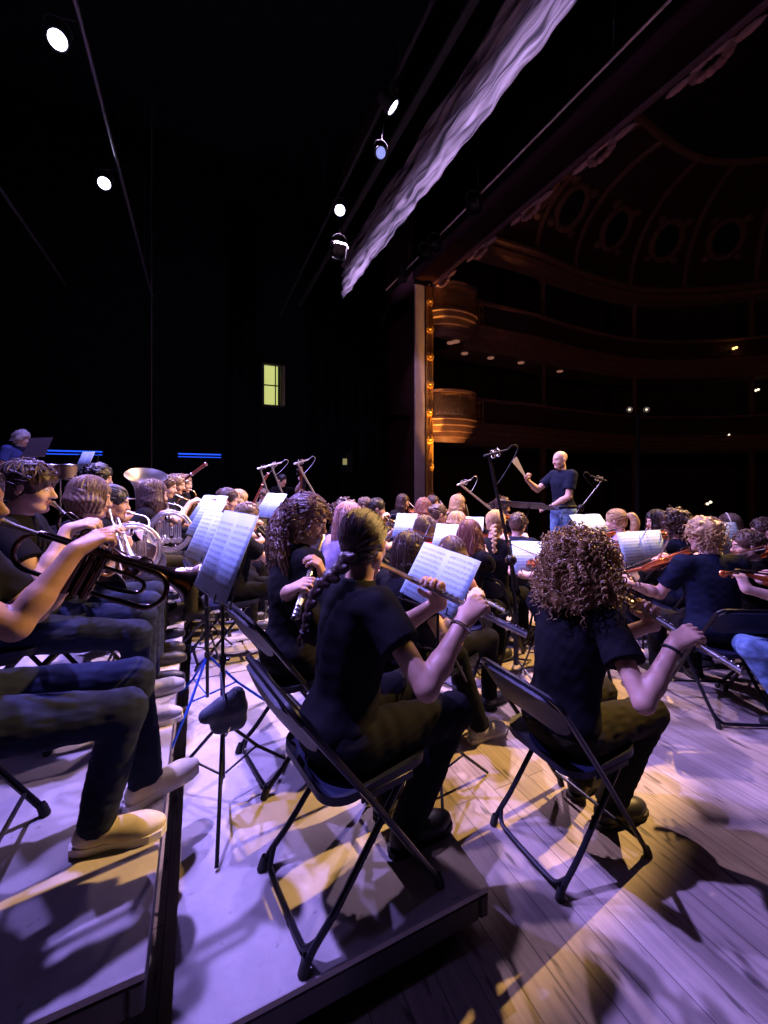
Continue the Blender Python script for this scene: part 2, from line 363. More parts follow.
# ================================================================== the setting
struct('floor', MB().box((-0.5, 4.2, -0.1), (14.6, 17.0, 0.2)), 'floor')
struct('floor_house', MB().box((16, 4, -1.1), (20, 26, 0.2)), 'house')
struct('trim_stage_lip', MB().box((6.85, 4.2, -0.5), (0.1, 17, 1.0)), 'black')
struct('wall_far', MB().box((-1.5, 12.65, 5.5), (15.5, 0.3, 11.4)), 'wallblack')
struct('wall_upstage', MB().box((-7.9, 4.2, 5.5), (0.3, 17.2, 11.4)), 'wallblack')
struct('ceiling', MB().box((-1.0, 4.2, 11.3), (14.6, 17.4, 0.3)), 'wallblack')
# proscenium: far jamb, header, near jamb
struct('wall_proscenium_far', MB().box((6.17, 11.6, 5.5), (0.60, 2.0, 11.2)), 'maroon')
struct('trim_jamb_face', MB().box((6.04, 10.56, 3.75), (0.34, 0.07, 7.5), bev=0.01), 'pale')
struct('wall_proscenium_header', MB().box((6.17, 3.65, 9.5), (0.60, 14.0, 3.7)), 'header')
struct('wall_proscenium_near', MB().box((6.05, -4.2, 5.5), (0.56, 1.7, 11.2)), 'maroon')
# gilded frame strip on the far jamb with rosettes
gf = MB().box((6.36, 10.53, 3.75), (0.24, 0.06, 7.5), bev=0.012)
gf.tube([(6.26, 10.49, 0), (6.26, 10.49, 7.5)], 0.022, 8).tube([(6.46, 10.49, 0), (6.46, 10.49, 7.5)], 0.022, 8)
struct('trim_gilded_frame', gf, 'gold', True)
def rosette():
    mb = MB()
    for k in range(8):
        a = 2 * PI * k / 8
        mb.ell((0.075 * math.cos(a), 0, 0.075 * math.sin(a)), (0.045, 0.03, 0.045), 8, 6)
    mb.ell((0, -0.025, 0), (0.045, 0.04, 0.045), 10, 8)
    mb.tube(arc((0, -0.005, 0), 0.105, 0, 2 * PI, 20, (1, 0, 0), (0, 0, 1))[:-1], 0.014, 6, True)
    return mb
ro0 = rosette().build('rosette', 'gold'); ro0.scale = (1.15, 1.0, 1.25); ro0.location = (6.36, 10.47, 7.05)
tag(ro0, 'gilded plaster rosette at the top of the proscenium frame', 'rosette', 'rosettes on the gilded proscenium frame')
rl = ['second', 'third', 'fourth', 'fifth', 'sixth', 'seventh', 'lowest visible']
for k in range(1, 8):
    o = ro0.copy(); COL.objects.link(o); o.location = (6.36, 10.47, 7.05 - k * 0.84)
    o['label'] = 'gilded plaster rosette, ' + rl[k - 1] + ' from the top of the proscenium frame'
# small beads of ornament between the rosettes
be = MB()
for i in range(150):
    z = 0.1 + i * 0.05; be.ell((6.36 + 0.045 * math.sin(z * 7.5), 10.485, z), (0.028, 0.02, 0.024), 6, 4)
struct('trim_frame_ornament', be, 'gold', True)
# header moulding and cartouches on the house edge
hm = MB().tube([(6.50, -3.4, 7.62), (6.50, 10.5, 7.62)], 0.06, 8).tube([(6.50, -3.4, 7.95), (6.50, 10.5, 7.95)], 0.03, 8)
struct('trim_header_moulding', hm, 'maroon', True)
for i, y in enumerate((10.0, 8.3, 6.6, 4.9, 3.2)):
    mb = MB()
    for k in range(12):
        a = 2 * PI * k / 12; mb.ell((0, 0.22 * math.cos(a), 0.12 * math.sin(a)), (0.05, 0.09, 0.07), 8, 6)
    mb.ell((0, 0.42, 0.02), (0.05, 0.2, 0.06), 8, 6).ell((0, -0.42, 0.02), (0.05, 0.2, 0.06), 8, 6)
    o = mb.build('trim_cartouche', 'plaster_pink'); o.location = (6.56, y, 7.50); o['kind'] = 'structure'
# grey border cloth hanging in front of the header, lit by a batten added below it
tv, tf = [], []
ny, nz = 420, 36
for i in range(ny + 1):
    y = -3.6 + 15.4 * i / ny
    w = 0.02 * math.sin(y * 5.2 + 0.9 * math.sin(y * 1.7)) + 0.012 * math.sin(y * 13.0 + 1.1)
    for k in range(nz + 1):
        z = 7.22 + 1.3 * k / nz; q = 1 - 0.7 * k / nz
        tv.append((4.02 + w * q + 0.035 * math.sin(z * 21 + y * 2.3 + 1.2 * math.sin(y * 0.9)) * (1 if k else 0.2) + 0.02 * math.sin(z * 37 - y * 3.1) * (1 if k else 0.2), y, z))
for i in range(ny):
    for k in range(nz):
        a = i * (nz + 1) + k; tf.append((a, a + 1, a + nz + 2, a + nz + 1))
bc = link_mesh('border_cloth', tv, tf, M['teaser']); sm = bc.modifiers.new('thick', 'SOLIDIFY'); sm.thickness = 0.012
tag(bc, 'long rippled grey border cloth hanging across the stage opening under the roof', 'curtain')
bt = thing('added_batten', 'long narrow batten light added to wash the grey border cloth', 'lamp')
MB().box((2.62, 4.1, 6.66), (0.10, 15.0, 0.07), bev=0.01).build('housing', 'fixture', bt)
d = bpy.data.lights.new('added_batten_wash', 'AREA'); d.shape = 'RECTANGLE'; d.size = 15.0; d.size_y = 0.06; d.energy = 44; d.color = (0.62, 0.47, 1.0); d.spread = math.radians(36)
o = bpy.data.objects.new('added_batten_wash', d); COL.objects.link(o)
zz = nrm(V(-1.30, 0, -0.70)); o.matrix_world = Matrix(((0, zz[2], zz[0], 2.69), (1, 0, 0, 4.1), (0, -zz[0], zz[2], 6.70), (0, 0, 0, 1)))
# black masking border above + lighting bars
struct('trim_black_border', MB().box((4.1, 4.0, 9.6), (0.06, 16.4, 1.9)), 'drape')
def bar(label, x, z, y0, y1, m='rail_steel', r=0.024):
    t = thing('lighting_bar', label, 'lighting bar', (x, 0, z))
    MB().tube([(0, y0, 0), (0, y1, 0)], r, 10).build('pipe', m, t)
    hb = None
    for k in range(5):
        y = y0 + (y1 - y0) * (k + 0.5) / 5
        MB().tube([(0, y, 0), (0, y, 11.1 - z)], 0.006, 6).build('hanger_cable', 'cable', t)
    return t
bar('steel lighting bar carrying the two brightest lamps, upper left', -1.12, 6.32, -3.5, 11.8)
bar('steel lighting bar furthest upstage, without lit lamps', -2.9, 6.25, -3.5, 11.8)
bar('steel lighting bar carrying the lamps beside the grey border cloth', 2.1, 6.36, -3.5, 11.8, 'fixture')
bar('thin pale pipe running between border cloth and proscenium header', 4.85, 7.05, -3.5, 10.4, 'pale', 0.018)
def par_lamp(label, loc, aim, lit=True, group=None, lens='lens', hang=None, k=1.0):
    d = nrm(np.asarray(aim, float) - np.asarray(loc, float))
    t = thing('stage_lamp', label, 'stage lamp', matrix=frame(d, (0, 0, 1), loc), group=group)
    MB().lathe([(-0.26, 0.0), (-0.26, 0.06), (-0.22, 0.09), (-0.05, 0.115), (0.0, 0.12), (0.0, 0.105), (-0.03, 0.10)], axis=(1, 0, 0), n=24).build('can', 'fixture', t)
    ln = MB().lathe([(-0.012, 0.0), (-0.012, 0.098)], axis=(1, 0, 0), n=24)
    for q in range(7):
        rr = 0 if q == 0 else 0.06; a = q * PI / 3
        ln.ell((-0.008, rr * math.cos(a), rr * math.sin(a)), (0.012, 0.024, 0.024), 10, 6)
    ln.build('lens', lens if lit else 'ebony', t)
    MB().tube(smooth_path([(-0.08, 0.13, 0), (-0.10, 0.13, 0.14), (-0.12, 0.0, 0.2), (-0.10, -0.13, 0.14), (-0.08, -0.13, 0)], 5), 0.012, 6).build('yoke', 'fixture', t)
    if k == 1.0 and lit: k = 0.82
    if hang:
        Mi = t.matrix_world.inverted(); h = np.array(Mi @ Vector((hang[0], loc[1], hang[1]))) / k
        c = MB().tube(smooth_path([(-0.12, 0, 0.2), tuple(h * .5 + V(-.06, 0, .1)), tuple(h)], 4), 0.012, 8)
        c.build('clamp', 'fixture', t)
    if k != 1.0: t.scale = (k, k, k)
    for a in range(0 if lit else 4):
        c = a * PI / 2
        MB().box((0.06, 0.125 * math.cos(c), 0.125 * math.sin(c)), (0.13, 0.004 + 0.2 * abs(math.sin(c)), 0.004 + 0.2 * abs(math.cos(c)))).build('barn_door', 'fixture', t)
    return t
LAMPLAB = {1: 'lit stage lamp nearest the camera, above the trumpets', 2: 'bright lit stage lamp, largest of those in view at upper left', 3: 'lit stage lamp below the brightest one, left side',
           5: 'lit stage lamp seen side on beside the grey border cloth', 6: 'lit stage lamp at the far end of the grey border cloth'}
for i, (l, tg_, pw, c, cone) in enumerate(RIG):
    if i in (2, 3, 5, 6):
        # the housings point down at the players; a slim housing keeps its lens visible from below
        dl = nrm(np.asarray(tg_, float) - np.asarray(l, float))
        par_lamp(LAMPLAB[i], tuple(np.asarray(l) - dl * 0.02 + V(0, 0, 0.03)), (7.0, 3.2, 1.5) if i == 5 else tuple(np.asarray(tg_, float) * 0.35 + V(0, 0, 1.0)), hang=(-1.12, 6.32) if l[0] < 0 else (2.1, 6.36))
par_lamp('unlit stage lamp under the far lit lamp by the border cloth', (2.16, 6.55, 5.55), (2.2, 1.6, 0), False, hang=(2.1, 6.36))
par_lamp('small lamp with painted blue light under the side-on lamp at the border cloth', (2.02, 4.48, 5.62), (1.9, 1.2, 3.0), True, None, 'bluelit', (2.1, 6.36), 0.62)
for k, y in enumerate((9.2, 8.0, 7.6, 6.2)):
    par_lamp('dark round stage lamp, %s of the row along the thin pale pipe' % ('furthest', 'second furthest', 'third furthest', 'nearest')[k], (4.75, y, 6.85), (5.6, 10.6, 2.5) if k == 0 else (3.0, y - 1, 0), False, 'dark lamps along the pale pipe', hang=(4.85, 7.05))
hc_ = thing('steel_cable', 'thin vertical steel cable hanging in the dark behind the brass players', 'cable', (-1.04, 10.9, 0))
MB().tube([(0, 0, 0.05), (0, 0, 11.1)], 0.012, 6).build('wire', 'rail_steel', hc_)
MB().lathe([(0, 0.0), (0, 0.05), (0.05, 0.05), (0.06, 0.015)], (0, 0, 0), (0, 0, 1), 12).build('anchor', 'fixture', hc_)
# drapes along the far wall
def drape(label, x0, x1, y, z0, z1):
    v, f = [], []; n = int((x1 - x0) * 26)
    for i in range(n + 1):
        x = x0 + (x1 - x0) * i / n
        for z in (z0, z1): v.append((x, y + 0.06 * math.sin(x * 19) + 0.02 * math.sin(x * 47), z))
    for i in range(n): f.append((2 * i, 2 * i + 2, 2 * i + 3, 2 * i + 1))
    o = link_mesh('stage_drape', v, f, M['drape']); md = o.modifiers.new('thick', 'SOLIDIFY'); md.thickness = 0.02
    return tag(o, label, 'curtain')
drape('black stage drape hanging left of the lit window', 0.78, 1.5, 12.3, 0.0, 9.5)
drape('black stage drape hanging between the lit window and the proscenium', 3.2, 5.5, 12.3, 0.0, 9.5)
# two blue LED strips on the far wall
for lab, x0, x1 in (('left blue strip light glowing on the far wall behind the percussion', -3.48, -2.29), ('right blue strip light glowing on the far wall above the brass', -0.55, 0.55)):
    t = thing('strip_light', lab, 'lamp', ((x0 + x1) / 2, 12.40, 2.285))
    w = x1 - x0
    MB().box((0, 0.03, 0), (w + 0.06, 0.05, 0.15), bev=0.01).build('housing', 'fixture', t)
    MB().box((0, -0.005, 0.04), (w, 0.03, 0.035), bev=0.006).box((0, -0.005, -0.04), (w, 0.03, 0.02), bev=0.004).build('tube_lens', 'ledblue', t)
    MB().box((-w / 3, 0.075, -0.09), (0.05, 0.06, 0.05)).build('bracket', 'fixture', t)
# lit window in the far wall
wf = MB()
wx0, wx1, wz0, wz1 = 1.74, 2.22, 3.86, 5.06
for (c, s_) in (((wx0 - .03, 12.42, (wz0 + wz1) / 2), (.06, .2, wz1 - wz0 + .12)), ((wx1 + .03, 12.42, (wz0 + wz1) / 2), (.06, .2, wz1 - wz0 + .12)),
               (((wx0 + wx1) / 2, 12.42, wz0 - .03), (wx1 - wx0, .2, .06)), (((wx0 + wx1) / 2, 12.42, wz1 + .03), (wx1 - wx0, .2, .06)),
               (((wx0 + wx1) / 2, 12.42, 4.46), (wx1 - wx0, .05, .03)), ((wx0 + .34, 12.42, 4.46), (.03, .05, 1.2))):
    wf.box(c, s_)
wfo = struct('window_1', wf, 'window_frame')
pn = MB().box(((wx0 + wx1) / 2 - 0.03, 12.47, 4.46), (wx1 - wx0 - 0.06, 0.02, 1.2)).build('pane', 'window_lit', wfo, False)
wf2 = MB().box((2.30, 12.35, 4.46), (0.10, 0.12, 1.2))
o = wf2.build('shutter', mat('shutter_paint', (0.30, 0.32, 0.16), 0.6), wfo, False)
sh = thing('wall_box', 'small wall cabinet with a glowing panel between window and proscenium', 'cabinet', (4.33, 12.37, 2.17))
MB().box((0, 0, 0), (0.36, 0.25, 0.62), bev=0.01).build('case', 'fixture', sh)
MB().box((-0.09, -0.13, 0.02), (0.14, 0.02, 0.2)).build('lit_panel', mat('dim_panel', (.5, .5, .2), .5, emit=(.55, .5, .2), estr=.35), sh)

# ---------------- auditorium beyond the proscenium
PATH = [(6.5, 10.55), (6.8, 10.30), (7.3, 10.22), (7.9, 10.38), (8.2, 10.75), (8.35, 10.95), (9.5, 11.0), (11.2, 11.0), (13.5, 11.25), (16.8, 11.2), (19.2, 10.4), (21.4, 8.8), (22.6, 6.6), (23.0, 4.0), (22.6, 1.4), (21.4, -0.8)]
PATHS = smooth_path([(x, y, 0) for x, y in PATH], 8)
def sweep(profile, path):
    # profile: (offset outward from the house axis, z)
    v, f = [], []; m = len(profile); n = len(path)
    for i, p in enumerate(path):
        t = nrm(path[min(i + 1, n - 1)] - path[max(i - 1, 0)]); out = V(-t[1], t[0], 0)
        for (o_, z) in profile: v.append(p + out * o_ + V(0, 0, z))
    for i in range(n - 1):
        for k in range(m - 1): f.append((i * m + k, i * m + k + 1, (i + 1) * m + k + 1, (i + 1) * m + k))
    return v, f
def tier(n, z, mat_=None):
    prof = [(1.6, z - 0.75), (0.30, z - 0.75), (0.22, z - 0.62), (0.14, z - 0.60), (0.12, z - 0.46), (0.04, z - 0.44), (0.02, z - 0.28), (-0.06, z - 0.25), (-0.07, z - 0.10), (-0.12, z - 0.08), (-0.12, z - 0.02), (0.05, z), (3.0, z)]
    v, f = sweep(prof, PATHS); o = link_mesh('trim_balcony_%d' % n, v, f, M['house_trim'], smooth=False); o['kind'] = 'structure'
    rl_ = [(0.02, z + 0.72), (-0.08, z + 0.74), (-0.09, z + 0.82), (0.08, z + 0.83), (0.09, z + 0.72), (0.02, z + 0.72)]
    v, f = sweep(rl_, PATHS); o = link_mesh('trim_rail_%d' % n, v, f, M['house_trim'], smooth=False); o['kind'] = 'structure'
    # solid panels further along; turned balusters on the box beside the stage
    v, f = sweep([(0.03, z), (0.0, z + 0.1), (0.0, z + 0.62), (0.03, z + 0.72)], PATHS[44:]); o = link_mesh('trim_parapet_%d' % n, v, f, M['maroon'], smooth=False); o['kind'] = 'structure'
    bm_ = MB()
    for i in range(0, 44):
        p = PATHS[i] + (PATHS[i + 1] - PATHS[i]) * 0.5
        bm_.lathe([(0, 0.045), (0.06, 0.045), (0.09, 0.022), (0.30, 0.04), (0.48, 0.024), (0.62, 0.022), (0.66, 0.04), (0.72, 0.04)], (p[0], p[1], z), (0, 0, 1), 8)
    o = bm_.build('trim_balustrade_%d' % n, 'gold'); o['kind'] = 'structure'
tier(1, 3.55); tier(2, 6.85)
back = smooth_path([(x, y, 0) for x, y in [(6.33, 12.4), (9, 13.2), (12, 13.6), (16.8, 13.8), (20.5, 12.6), (23.6, 10.2), (25.2, 7), (25.6, 4), (25.0, 0.6), (23.6, -2)]], 6)
v, f = sweep([(0, -1.1), (0, 12.5)], back); o = link_mesh('wall_house', v, f, M['house'], smooth=False); o['kind'] = 'structure'
# thin columns carrying the tiers
cp = MB()
for i in (60, 74, 88, 100):
    p = PATHS[i]; t = nrm(PATHS[i + 1] - p); q = p + V(-t[1], t[0], 0) * 0.5
    cp.lathe([(-1, 0.14), (2.8, 0.12), (2.8, 0.2), (3.55, 0.2), (3.55, 0.11), (6.0, 0.10), (6.1, 0.2), (6.85, 0.2), (6.85, 0.10), (9.2, 0.10), (9.4, 0.22)], (q[0], q[1], 0), (0, 0, 1), 10)
struct('trim_columns', cp, 'house_trim', True)
# cornice with arched bays, ribs and round openings rising to the ceiling ring
v, f = sweep([(0.5, 9.35), (-0.05, 9.45), (-0.10, 9.62), (-0.02, 9.75), (-0.16, 9.85), (-0.16, 9.95), (0.4, 10.0)], PATHS[36:]); o = link_mesh('trim_cornice', v, f, M['house_trim'], smooth=False); o['kind'] = 'structure'
cc = V(14.5, 3.8, 0)
def cove(p, t):       # t 0..1 from cornice to ceiling ring
    a = t * PI / 2; q = p + (cc - p) * 0.42 * (1 - math.cos(a)); return V(q[0], q[1], 9.95 + 2.9 * math.sin(a))
cv, cf = [], []; sub = PATHS[36:]; nt_ = 10
for p in sub:
    for k in range(nt_ + 1): cv.append(cove(p, k / nt_))
for i in range(len(sub) - 1):
    for k in range(nt_):
        a = i * (nt_ + 1) + k; cf.append((a, a + nt_ + 1, a + nt_ + 2, a + 1))
o = link_mesh('ceiling_cove', cv, cf, M['maroon']); o['kind'] = 'structure'
rb = MB(); oc = MB(); ov = MB()
step = 8
for j, i in enumerate(range(4, len(sub) - 4, step)):
    p = sub[i]
    rb.tube([cove(p, k / 14) - V(0, 0, 0.03) for k in range(15)], 0.10, 6)
    if i + step < len(sub):
        q = sub[i + step // 2]; c = cove(q, 0.40); tx = nrm(sub[i + step // 2 + 1] - sub[i + step // 2 - 1]); ty = nrm(cove(q, 0.5) - cove(q, 0.3)); nn = nrm(np.cross(tx, ty))
        if np.dot(nn, cc + V(0, 0, 6) - c) < 0: nn = -nn
        ring = arc(c + nn * 0.05, 0.62, 0, 2 * PI, 24, tx, ty * 1.15)[:-1]
        oc.tube(ring, 0.13, 8, True)
        for a in (0.8, 2.3, 3.9, 5.5): oc.ell(c + nn * 0.06 + 0.85 * (math.cos(a) * tx + 1.15 * math.sin(a) * ty), (0.2, 0.2, 0.16), 8, 6)
        ov.lathe([(0.0, 0.0), (0.0, 0.6)], c + nn * 0.06, nn, 24)
ring = [cove(p, 1.0) for p in sub]
rb.tube(ring, 0.12, 6)
struct('trim_ceiling_ribs', rb, 'house_trim', True); struct('trim_round_windows', oc, 'house_trim', True); struct('trim_round_openings', ov, 'void', True)
dv = [cove(p, 1.0) + V(0, 0, 0.05) for p in sub]; dv.append(cc + V(0, 0, 14.2)); o = link_mesh('ceiling_dome', dv, [(i, i + 1, len(dv) - 1) for i in range(len(dv) - 2)], M['void']); o['kind'] = 'structure'
# recessed downlights under the second tier and far sconces
def at(px, py, d):
    r = (px - 384) / 400 * d; return V(.9085 * r + .4179 * d, -.4179 * r + .9085 * d, 1.6 + (480 - py) / 400 * d)
dl = []
for i in (20, 34, 42, 49, 56, 64):
    p = PATHS[i]; t = nrm(PATHS[i + 1] - p); q = p + V(-t[1], t[0], 0) * 0.7
    o = MB().lathe([(0, 0.0), (0.0, 0.085), (-0.03, 0.10), (-0.03, 0.12), (0.01, 0.12)], (q[0], q[1], 6.85 - 0.765), (0, 0, 1), 16).build('downlight', mat('dim_downlight', (.5, .3, .2), .5, emit=(1, .45, .3), estr=.16))
    dl.append(o)
for o, w in zip(dl, ('nearest the proscenium', 'second from the proscenium', 'third from the proscenium', 'fourth from the proscenium', 'fifth from the proscenium', 'furthest along')):
    tag(o, 'dim round downlight under the upper balcony, ' + w, 'lamp', 'downlights under the upper balcony')
for (px, py, d, lab, mm) in ((735, 348, 17.0, 'amber twin-bulb wall lamp on the upper balcony front', 'warmbulb'), (757, 390, 17.5, 'pale twin-bulb wall lamp below the amber lamp', 'whitebulb'), (729, 434, 17.0, 'tiny pale bulb low in the dark auditorium', 'whitebulb'), (709, 503, 15.0, 'pair of tiny pale lights above the dark haired violinists', 'whitebulb')):
    c = at(px, py, d); t = thing('wall_lamp', lab, 'lamp', tuple(c))
    n = 1 if 'tiny pale bulb' in lab else 2
    for k in range(n): MB().ell(((k - (n - 1) / 2) * 0.2, 0, (k - .5) * 0.06), 0.05 if n == 2 else 0.035, 10, 8).build('bulb', mm, t)
    MB().box((0, 0.12, -0.06), (0.3, 0.12, 0.05), bev=0.01).build('bracket', 'house_trim', t)

# ---------------- stage platforms
def platform(label, x0, x1, y0, y1, z):
    t = thing('stage_platform', label, 'platform', ((x0 + x1) / 2, (y0 + y1) / 2, 0)); w, l = x1 - x0, y1 - y0; g = 0.006
    MB().box((0, 0, z - 0.012), (w - g, l - g, 0.024), bev=0.003).build('deck', 'deck', t)
    e = MB()
    for sx in (-1, 1): e.box((sx * (w / 2 - 0.022), 0, z - 0.065), (0.036, l - g, 0.08), bev=0.006)
    for sy in (-1, 1): e.box((0, sy * (l / 2 - 0.022), z - 0.065), (w - 0.085, 0.036, 0.08), bev=0.006)
    e.build('edge_frame', 'black', t)
    for sx in (-1, 1):
        for sy in (-1, 1): MB().box((sx * (w / 2 - 0.09), sy * (l / 2 - 0.12), (z - 0.1) / 2), (0.05, 0.05, z - 0.1), bev=0.004).build('leg', 'black', t)
    MB().box((0, 0, (z - 0.105) / 2 + 0.001), (w - 0.2, l - 0.3, z - 0.107)).build('skirt', 'drape', t)
    return t
platform('grey stage platform nearest the camera, under the flutist with a braid', -0.07, 0.91, 1.10, 3.10, 0.2)
platform('grey stage platform under the middle woodwind players', -0.07, 0.91, 3.11, 5.11, 0.2)
platform('grey stage platform at the far end of the woodwind row', -0.07, 0.91, 5.12, 7.12, 0.2)
platform('taller grey stage platform nearest the camera, under the trumpets', -1.30, -0.12, 1.13, 3.13, 0.4)
platform('taller grey stage platform under the horn players', -1.30, -0.12, 3.14, 5.14, 0.4)
platform('taller grey stage platform at the far end of the brass row', -1.30, -0.12, 5.15, 7.15, 0.4)
platform('highest platform upstage, under the percussionist', -3.4, -1.34, 5.6, 8.6, 0.7)
pd = thing('podium', 'low black conductor podium behind the string players', 'podium', (4.40, 3.95, 0))
MB().box((0, 0, 0.215), (1.0, 1.0, 0.05), bev=0.008).build('top', 'black', pd)
MB().box((0, 0, 0.095), (0.92, 0.92, 0.19), bev=0.008).build('base', 'black', pd)
# ================================================================== chairs, stands, microphones
def rounded_rect(w, h, r, n=5):
    out = []
    for cx, cy, a0 in ((w / 2 - r, h / 2 - r, 0), (-w / 2 + r, h / 2 - r, PI / 2), (-w / 2 + r, -h / 2 + r, PI), (w / 2 - r, -h / 2 + r, 1.5 * PI)):
        for k in range(n + 1):
            a = a0 + PI / 2 * k / n; out.append((cx + r * math.cos(a), cy + r * math.sin(a)))
    return out
def shell(mb, w, h, r, th, fn, rim=0.010, rings=6):
    """rounded plate with a rolled rim; fn(x, y) -> (point, normal)"""
    ol = rounded_rect(w, h, r, 6); n = len(ol); base = len(mb.v)
    scales = [1 - k / rings for k in range(rings)] + [0.02]
    rows = []
    for side in (1, -1):
        seq = scales if side == 1 else list(reversed(scales))
        for s_ in seq:
            row = []
            for (x, y) in ol:
                p, nn = fn(x * s_, y * s_)
                lift = rim if s_ > 0.97 else (rim * 0.7 if s_ > 0.9 else 0)
                row.append(p + nn * (side * th / 2 + (lift if side == 1 else -lift * 0.2)))
            rows.append(row)
    # order: bottom centre .. bottom edge .. top edge .. top centre
    rows = rows[len(scales):] + rows[:len(scales)]
    for row in rows: mb.v += row
    for i in range(len(rows) - 1):
        for k in range(n):
            k2 = (k + 1) % n; mb.f.append((base + i * n + k, base + i * n + k2, base + (i + 1) * n + k2, base + (i + 1) * n + k))
    mb.f.append(tuple(base + k for k in reversed(range(n)))); mb.f.append(tuple(base + (len(rows) - 1) * n + k for k in range(n)))
def make_chair():
    t = thing('folding_chair', 'x', 'chair', group='folding chairs of the orchestra')
    s = MB(); shell(s, 0.40, 0.415, 0.085, 0.018, lambda x, y: (V(0.035 + x, y, 0.445 + 0.03 * x - 0.012 * math.cos(min(abs(y) / 0.2, 1) * PI / 2)), V(0, 0, 1)), 0.008)
    s.build('seat', 'chair', t)
    tilt = V(-0.53, 0, 0.848)
    b = MB()
    def bf(x, y):
        q = 0.045 * (1 - (abs(y) / 0.21) ** 2)
        return V(-0.222, 0, 0.688) + tilt * x * 1.0 + V(-q, y, 0), nrm(V(0.85, 0, 0.53))
    shell(b, 0.185, 0.425, 0.07, 0.016, bf, 0.007); b.build('backrest', 'chair', t)
    yf, yr = 0.222, 0.185
    def legpath(sy): return [(0.25, sy * yf, 0.012), (0.24, sy * yf, 0.03), (-0.045, sy * yf, 0.445), (-0.255, sy * yf, 0.735)]
    for sy in (-1, 1): MB().tube(legpath(sy), 0.0115, 8).build('leg', 'chair_tube', t)
    c = arc((-0.255, yf - 0.05, 0.735), 0.05, 0, PI / 2, 5, (0, 1, 0), (-0.57, 0, 0.82))
    c2 = arc((-0.255, -yf + 0.05, 0.735), 0.05, PI / 2, 0, 5, (0, -1, 0), (-0.57, 0, 0.82))
    top = c + [p for p in c2]
    MB().tube(top, 0.0115, 8).build('top_rail', 'chair_tube', t)
    for sy in (-1, 1):
        MB().tube(smooth_path([(0.13, sy * yr, 0.425), (0.0, sy * yr, 0.27), (-0.13, sy * yr, 0.12), (-0.20, sy * yr, 0.055), (-0.235, sy * yr, 0.012)], 4), 0.0115, 8).build('leg', 'chair_tube', t)
    MB().tube(smooth_path([(-0.19, -yr, 0.065), (-0.215, -yr + 0.03, 0.03), (-0.22, -yr + 0.07, 0.022), (-0.22, 0, 0.02), (-0.22, yr - 0.07, 0.022), (-0.215, yr - 0.03, 0.03), (-0.19, yr, 0.065)], 4), 0.010, 8).build('rear_crossbar', 'chair_tube', t)
    MB().tube([(0.195, -yf, 0.095), (0.195, yf, 0.095)], 0.008, 8).build('front_crossbar', 'chair_tube', t)
    for sy in (-1, 1):
        MB().box((0.045, sy * 0.203, 0.425), (0.20, 0.012, 0.03), bev=0.004).build('hinge', 'chair_tube', t)
    for x, y in ((0.252, yf), (0.252, -yf), (-0.237, yr), (-0.237, -yr)):
        MB().lathe([(0, 0.0), (0, 0.017), (0.03, 0.016), (0.045, 0.0125)], (x, y, 0.0), nrm((-0.3 if x > 0 else 0.3, 0, 1)), 10).build('foot_cap', 'rubber', t)
    return t
CHAIR0 = None
def chair(label, x, y, z, yaw):
    global CHAIR0
    if CHAIR0 is None: CHAIR0 = c = make_chair()
    else: c = copy_tree(CHAIR0)
    c['label'] = label; c.location = (x, y, z); c.rotation_euler = (0, 0, yaw); return c

